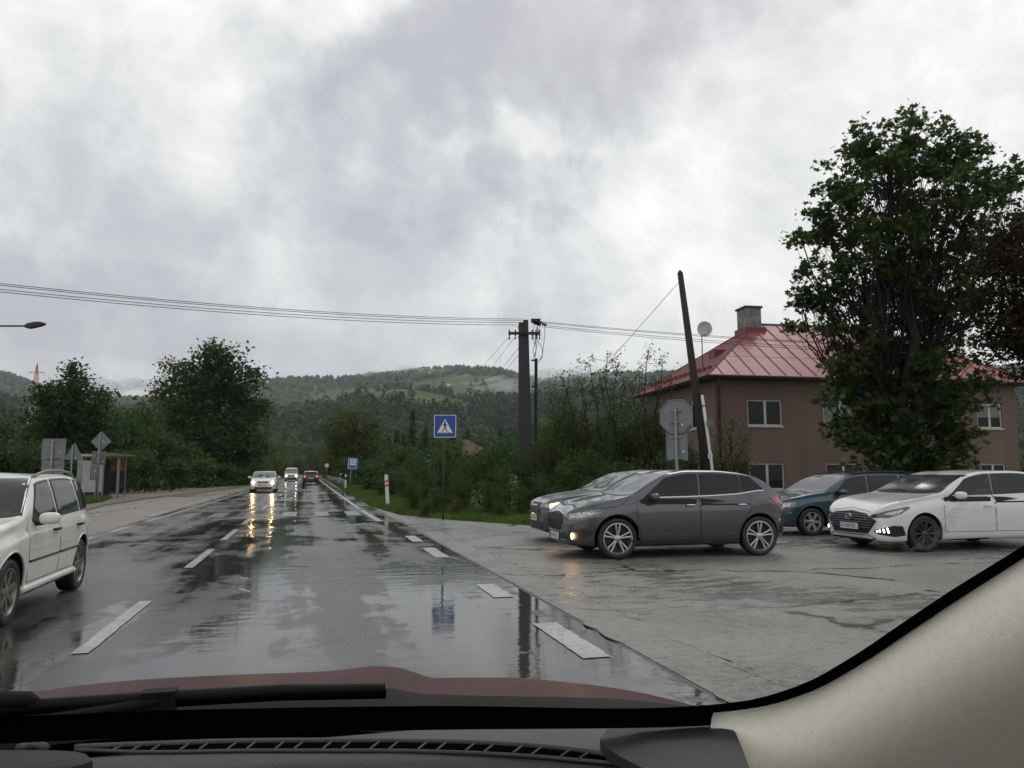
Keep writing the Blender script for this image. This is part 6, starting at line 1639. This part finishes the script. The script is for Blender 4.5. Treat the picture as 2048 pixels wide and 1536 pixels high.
def loft(rows, name, m, parent=own, smooth=True, close=False, **k):
    n = len(rows[0]); V = [p for r_ in rows for p in r_]; F = []
    for i in range(len(rows) - 1):
        for j in range(n - 1): F.append((i * n + j, i * n + j + 1, (i + 1) * n + j + 1, (i + 1) * n + j))
    return link(name, mesh_np(name, V, F, smooth), m, parent, **k)
# lower edge of the clear glass and of the black band, as seen from the seat
upper = spline([(-420, 1450), (-150, 1440), (0, 1434), (400, 1419), (900, 1412), (1250, 1417), (1330, 1415), (1480, 1403), (1600, 1370), (1700, 1316), (1800, 1249), (1900, 1182), (2048, 1090), (2240, 960), (2420, 850)], 90)
lower = spline([(-420, 1480), (-150, 1470), (0, 1461), (400, 1446), (900, 1435), (1250, 1432), (1420, 1426), (1520, 1414), (1620, 1384), (1720, 1330), (1820, 1264), (1910, 1204), (2048, 1116), (2240, 992), (2420, 882)], 90)
up3 = [on_glass(*p, .004) for p in upper]; lo3 = [on_glass(*p, .004) for p in lower]
lo4 = [np.array(p) + np.array((0, -.004, -.012)) for p in lo3]
loft([up3, lo3, lo4], 'black_glass_band', M['frit'])
# windscreen pane, plain clear glass
gm = bpy.data.materials.new('clear_windscreen'); gm.use_nodes = True; t = gm.node_tree; t.nodes.remove(t.nodes['Principled BSDF'])
tb = t.nodes.new('ShaderNodeBsdfTransparent'); t.links.new(tb.outputs[0], t.nodes['Material Output'].inputs['Surface'])
rows = []
for z in np.linspace(1.02, 1.66, 12): rows.append([(x, yg(x, z), z) for x in np.linspace(-1.18 + (z - 1.0) * .22, .62 - (z - 1.0) * .12, 24)])
loft(rows, 'windscreen', gm)
# cream pillar trim: starts at the black band, rolls towards the cabin
i0 = min(range(90), key=lambda i: abs(lower[i][0] - 1422))
edge = [np.array(p) for p in lo3[i0:]]
edge = [edge[0] + np.array((.004, .03, -.16)), edge[0] + np.array((.002, .012, -.06))] + edge
prof = [(0, 0), (.005, -.004), (.014, -.008), (.026, -.011), (.040, -.011), (.053, -.007), (.064, .001), (.074, .013), (.082, .028), (.089, .046), (.096, .07), (.104, .10), (.114, .14), (.13, .2)]
rows = [[p + np.array((c_, -.5 * a_, -.87 * a_)) for p in edge] for a_, c_ in prof]
pil = loft(rows, 'windscreen_pillar', M['pillar'])
# door seal below the pillar
# dashboard top
ZD = 1.108
dx = np.linspace(-1.25, .60, 40)
def rightx(y): return
rows = []
for y, z in ((1.02, ZD - .05), (1.0, ZD - .008), (.97, ZD), (.9, ZD + .0), (.84, ZD - .002), (.78, ZD - .004), (.70, ZD - .010), (.60, ZD - .028), (.52, ZD - .06), (.47, ZD - .12), (.46, ZD - .25), (.47, ZD - .45)):
    rows.append([(x, y - .16 * max(0, x - .1) ** 2 * 2 - .12 * max(0, -x - .7) ** 2, z - (max(0, x - .36) ** 2) * .35) for x in dx])
loft(rows, 'dashboard', M['dash'])
def gpz(px, py, z): 
    d = ray(px, py); return CAM + d * ((z - EYE) / d[2])
# dark passenger end panel next to the pillar
ep = [(1285, 1536), (1250, 1518), (1215, 1498), (1200, 1478), (1215, 1458), (1260, 1446), (1330, 1438), (1400, 1432), (1426, 1427), (1449, 1442), (1471, 1465), (1486, 1500), (1502, 1545), (1400, 1560), (1330, 1550)]
P = [gpz(a, b_, ZD + .004 + .030 * min(1, max(0, (a - 1080) / 320))) for a, b_ in ep]
link('end_panel', mesh_np('end_panel', [tuple(p) for p in P] + [(p[0], p[1], p[2] - .012) for p in P], [tuple(range(len(P)))] + [(i, (i + 1) % len(P), (i + 1) % len(P) + len(P), i + len(P)) for i in range(len(P))]), M['dash2'], own)
# defroster slot: flat black strip, shade of the recess put in as colour, with fins and lip
top_ = spline([(150, 1497), (300, 1491), (520, 1485), (760, 1484), (900, 1486), (1050, 1493), (1180, 1506), (1272, 1526)], 60)
bot_ = spline([(150, 1498.5), (300, 1503), (520, 1500), (760, 1500), (900, 1503), (1050, 1510), (1180, 1521), (1272, 1528)], 60)
T3 = [gpz(*p, ZD + .002) for p in top_]; B3 = [gpz(*p, ZD + .002) for p in bot_]
slot = loft([T3, B3], 'defroster_slot', M['frit'])
MB().tube([gpz(p[0], p[1] - 2.5, ZD + .003) for p in top_], .0035, 6).build('slot_lip', M['dash'], own, smooth=True)
MB().tube([gpz(p[0], p[1] + 1.2, ZD + .002) for p in bot_], .002, 6).build('slot_lip', M['dash'], own, smooth=True)
for i in range(22):
    k = 5 + i * 2.48; j = int(k)
    if j >= 59: break
    a, b_ = T3[j], B3[j - 1 if j > 0 else 0]
    MB().tube([Vector(a) + Vector((0, 0, .001)), Vector(b_) + Vector((0, 0, .0012))], .0013, 5).build('fin', M['dash'], slot)
# instrument hood at the left corner
hp = spline([(-300, 1500), (-100, 1500), (60, 1500), (150, 1503), (178, 1511), (186, 1522), (160, 1530), (110, 1545), (70, 1570)], 30)
P = [gpz(a, b_, ZD + .012) for a, b_ in hp]
link('instrument_hood', mesh_np('instrument_hood', [tuple(p) for p in P] + [(p[0], p[1], p[2] - .02) for p in P], [tuple(range(30))] + [(i, (i + 1) % 30, (i + 1) % 30 + 30, i + 30) for i in range(30)]), M['dash2'], own)
MB().tube([gpz(a, b_, ZD + .006) for a, b_ in spline([(36, 1498), (50, 1493), (75, 1491), (92, 1496)], 8)], .005, 6).build('sun_sensor', M['dash'], own, smooth=True)
# bonnet
crest = spline([(-420, 1430), (-200, 1412), (0, 1388), (60, 1384), (150, 1372), (300, 1358), (480, 1349), (640, 1343), (700, 1338), (745, 1332.5), (790, 1334), (830, 1345), (870, 1356), (930, 1355), (1000, 1355), (1150, 1366), (1270, 1383), (1345, 1400), (1400, 1414)], 110)
def Yc(px): return 1.95 if px < 900 else 1.95 - .88 * ((px - 900) / 500) ** 1.35
low_ = spline([(-420, 1470), (0, 1445), (400, 1425), (800, 1412), (1200, 1420), (1400, 1430)], 110)
rows = []
fr_o = []
for k, dyv in enumerate((.55, .38, .2, .08)):
    fr_o.append([np.array(at(*p, Yc(p[0]))) + np.array((0, dyv, -.02 - dyv * dyv * 1.4 - dyv * .12)) for p in crest])
rows += fr_o + [[at(*p, Yc(p[0])) for p in crest]]
for k, f in enumerate((.25, .5, .75, 1.0)):
    row = []
    for p, q in zip(crest, low_):
        x = p[0]; y0 = Yc(x); y1 = min(1.12, y0 - .02); pyv = p[1] + (max(q[1], p[1] + 12) - p[1]) * f; yy = y0 + (y1 - y0) * f
        row.append(at(x, pyv, yy))
    rows.append(row)
bon = loft(rows, 'bonnet', M['red_paint'])
# cowl below the glass
rows = []
ct = spline([(-420, 1425), (0, 1410), (100, 1400), (300, 1382), (600, 1372), (760, 1374), (850, 1388), (1000, 1392), (1200, 1396), (1380, 1412), (1450, 1420)], 60)
for dy_, yy in ((0, 1.13), (45, 1.06), (90, 1.03)): rows.append([at(p[0], p[1] + dy_, yy - .12 * max(0, (p[0] - 900) / 500)) for p in ct])
loft(rows, 'cowl', M['cowl'])
# wiper: arm, blade carrier and rubber
def wp3(px, py, Y=1.055): return Vector(tuple(at(px, py, Y)))
b1 = [wp3(-60, 1418), wp3(300, 1396), wp3(560, 1381), wp3(770, 1376)]
wi = MB().tube(b1, [.007, .008, .008, .006], 6).build('wiper', M['cowl'], own, smooth=True)
MB().tube([wp3(-60, 1430), wp3(300, 1407), wp3(560, 1392), wp3(772, 1388)], .006, 4).build('wiper_rubber', M['frit'], wi)
MB().tube([wp3(-200, 1470, 1.04), wp3(100, 1440, 1.045), wp3(318, 1402, 1.05)], [.009, .008, .007], 6).build('wiper_arm', M['cowl'], wi, smooth=True)
MB().box(wp3(318, 1404) - Vector((.02, .01, .012)), wp3(318, 1394) + Vector((.02, .01, .008))).build('wiper_joint', M['cowl'], wi)
MB().tube([wp3(-260, 1402), wp3(-60, 1400), wp3(60, 1400), wp3(78, 1404)], [.011, .011, .010, .004], 8).build('wiper', M['cowl'], own, smooth=True)
# drops and smears on the glass
dm = mat('water_drop', (.55, .56, .56), .02, spec=1)
for px, py, r_ in ((897, 772, .0022), (535, 765, .0018)):
    p = on_glass(px, py, .001); bm = bmesh.new(); bmesh.ops.create_icosphere(bm, subdivisions=2, radius=r_ * .6)
    for v in bm.verts: v.co += Vector(tuple(p))
    me = bpy.data.meshes.new('rain_drop'); bm.to_mesh(me); bm.free(); link('rain_drop', me, dm, own)
sm = bpy.data.materials.new('grease_smear'); sm.use_nodes = True; t = sm.node_tree; bb = t.nodes['Principled BSDF']
bb.inputs['Base Color'].default_value = (.7, .72, .72, 1); bb.inputs['Roughness'].default_value = .9
n_s = t_noise(t, 55, (1, 1, 3), 6, .7); tb2 = t.nodes.new('ShaderNodeBsdfTransparent'); ms2 = t.nodes.new('ShaderNodeMixShader')
t.links.new(t_map(t, n_s, .42, .7, 0, .42), ms2.inputs[0]); t.links.new(tb2.outputs[0], ms2.inputs[1]); t.links.new(bb.outputs[0], ms2.inputs[2]); t.links.new(ms2.outputs[0], t.nodes['Material Output'].inputs['Surface'])
for pts in ([(1672, 402), (1690, 392), (1712, 382), (1718, 388), (1700, 398), (1680, 406)], [(1820, 1100), (1870, 1050), (1925, 1000), (1985, 945), (2000, 965), (1950, 1020), (1890, 1070), (1840, 1112)]):
    P = [on_glass(a, b_, .002) for a, b_ in pts]
    link('smear', mesh_np('smear', P, [tuple(range(len(P)))]), sm, own)
# roof, rear and sides of the cabin; windows and an added roof pane let light in
ht = [(x, yg(x, 1.62) if False else yg(x, 1.645), 1.645) for x in np.linspace(-1.1, .5, 20)]
rows = [ht] + [[(x, y, 1.645 + dz) for x in np.linspace(-1.1, .5, 20)] for y, dz in ((.12, .015), (-.9, .05), (-1.6, .03), (-2.3, -.03))]
loft(rows[:2], 'roof_lining', M['headliner']); loft(rows[2:], 'roof_lining', M['headliner']); loft(rows[1:3], 'added_light_pane', gm)  # clear roof pane is unseen, added to let skylight onto the pillar
rows2 = [[(p[0], p[1], p[2] + .02) for p in r_] for r_ in rows]; loft(rows2[:2], 'roof', M['red_paint']); loft(rows2[2:], 'roof', M['red_paint'])
MB().box((-1.18, -2.6, .55), (.50, -2.5, 1.05)).build('tailgate', M['headliner'], own)
for x0, x1 in ((-1.24, -1.18), (.56, .62)):
    MB().box((x0, -2.5, .25), (x1, .35, 1.06)).build('door', M['red_paint'], own)
    MB().box((x0 + (.03 if x0 < 0 else 0), -.75, 1.06), (x1 - (.0 if x0 < 0 else .03), -.6, 1.62)).build('door_pillar', M['headliner'], own)
    MB().box((x0, -2.5, 1.6), (x1, -.0, 1.66)).build('roof_frame', M['headliner'], own)
MB().box((-1.18, -2.5, .22), (.56, .9, .27)).build('floor_pan', M['dash2'], own)
MB().box((-1.15, .98, .2), (.56, 1.02, 1.05)).build('bulkhead', M['dash2'], own)
# bonnet sides, bumper
MB().box((-1.22, 2.35, .25), (.55, 2.7, .62)).build('bumper', M['red_paint'], own)
MB().box((-1.15, 1.05, .3), (.5, 2.4, .78)).build('engine_bay', M['dash2'], own)
for x in (-1.08, .44):
    for y in (1.95, -1.55):
        w = MB().tube([(x - .1, y, .31), (x + .1, y, .31)], .31, 32).build('wheel', M['rubber'], own)
        MB().tube([(x - .105, y, .31), (x + .105, y, .31)], .2, 24).build('rim', M['rim_grey'], w)
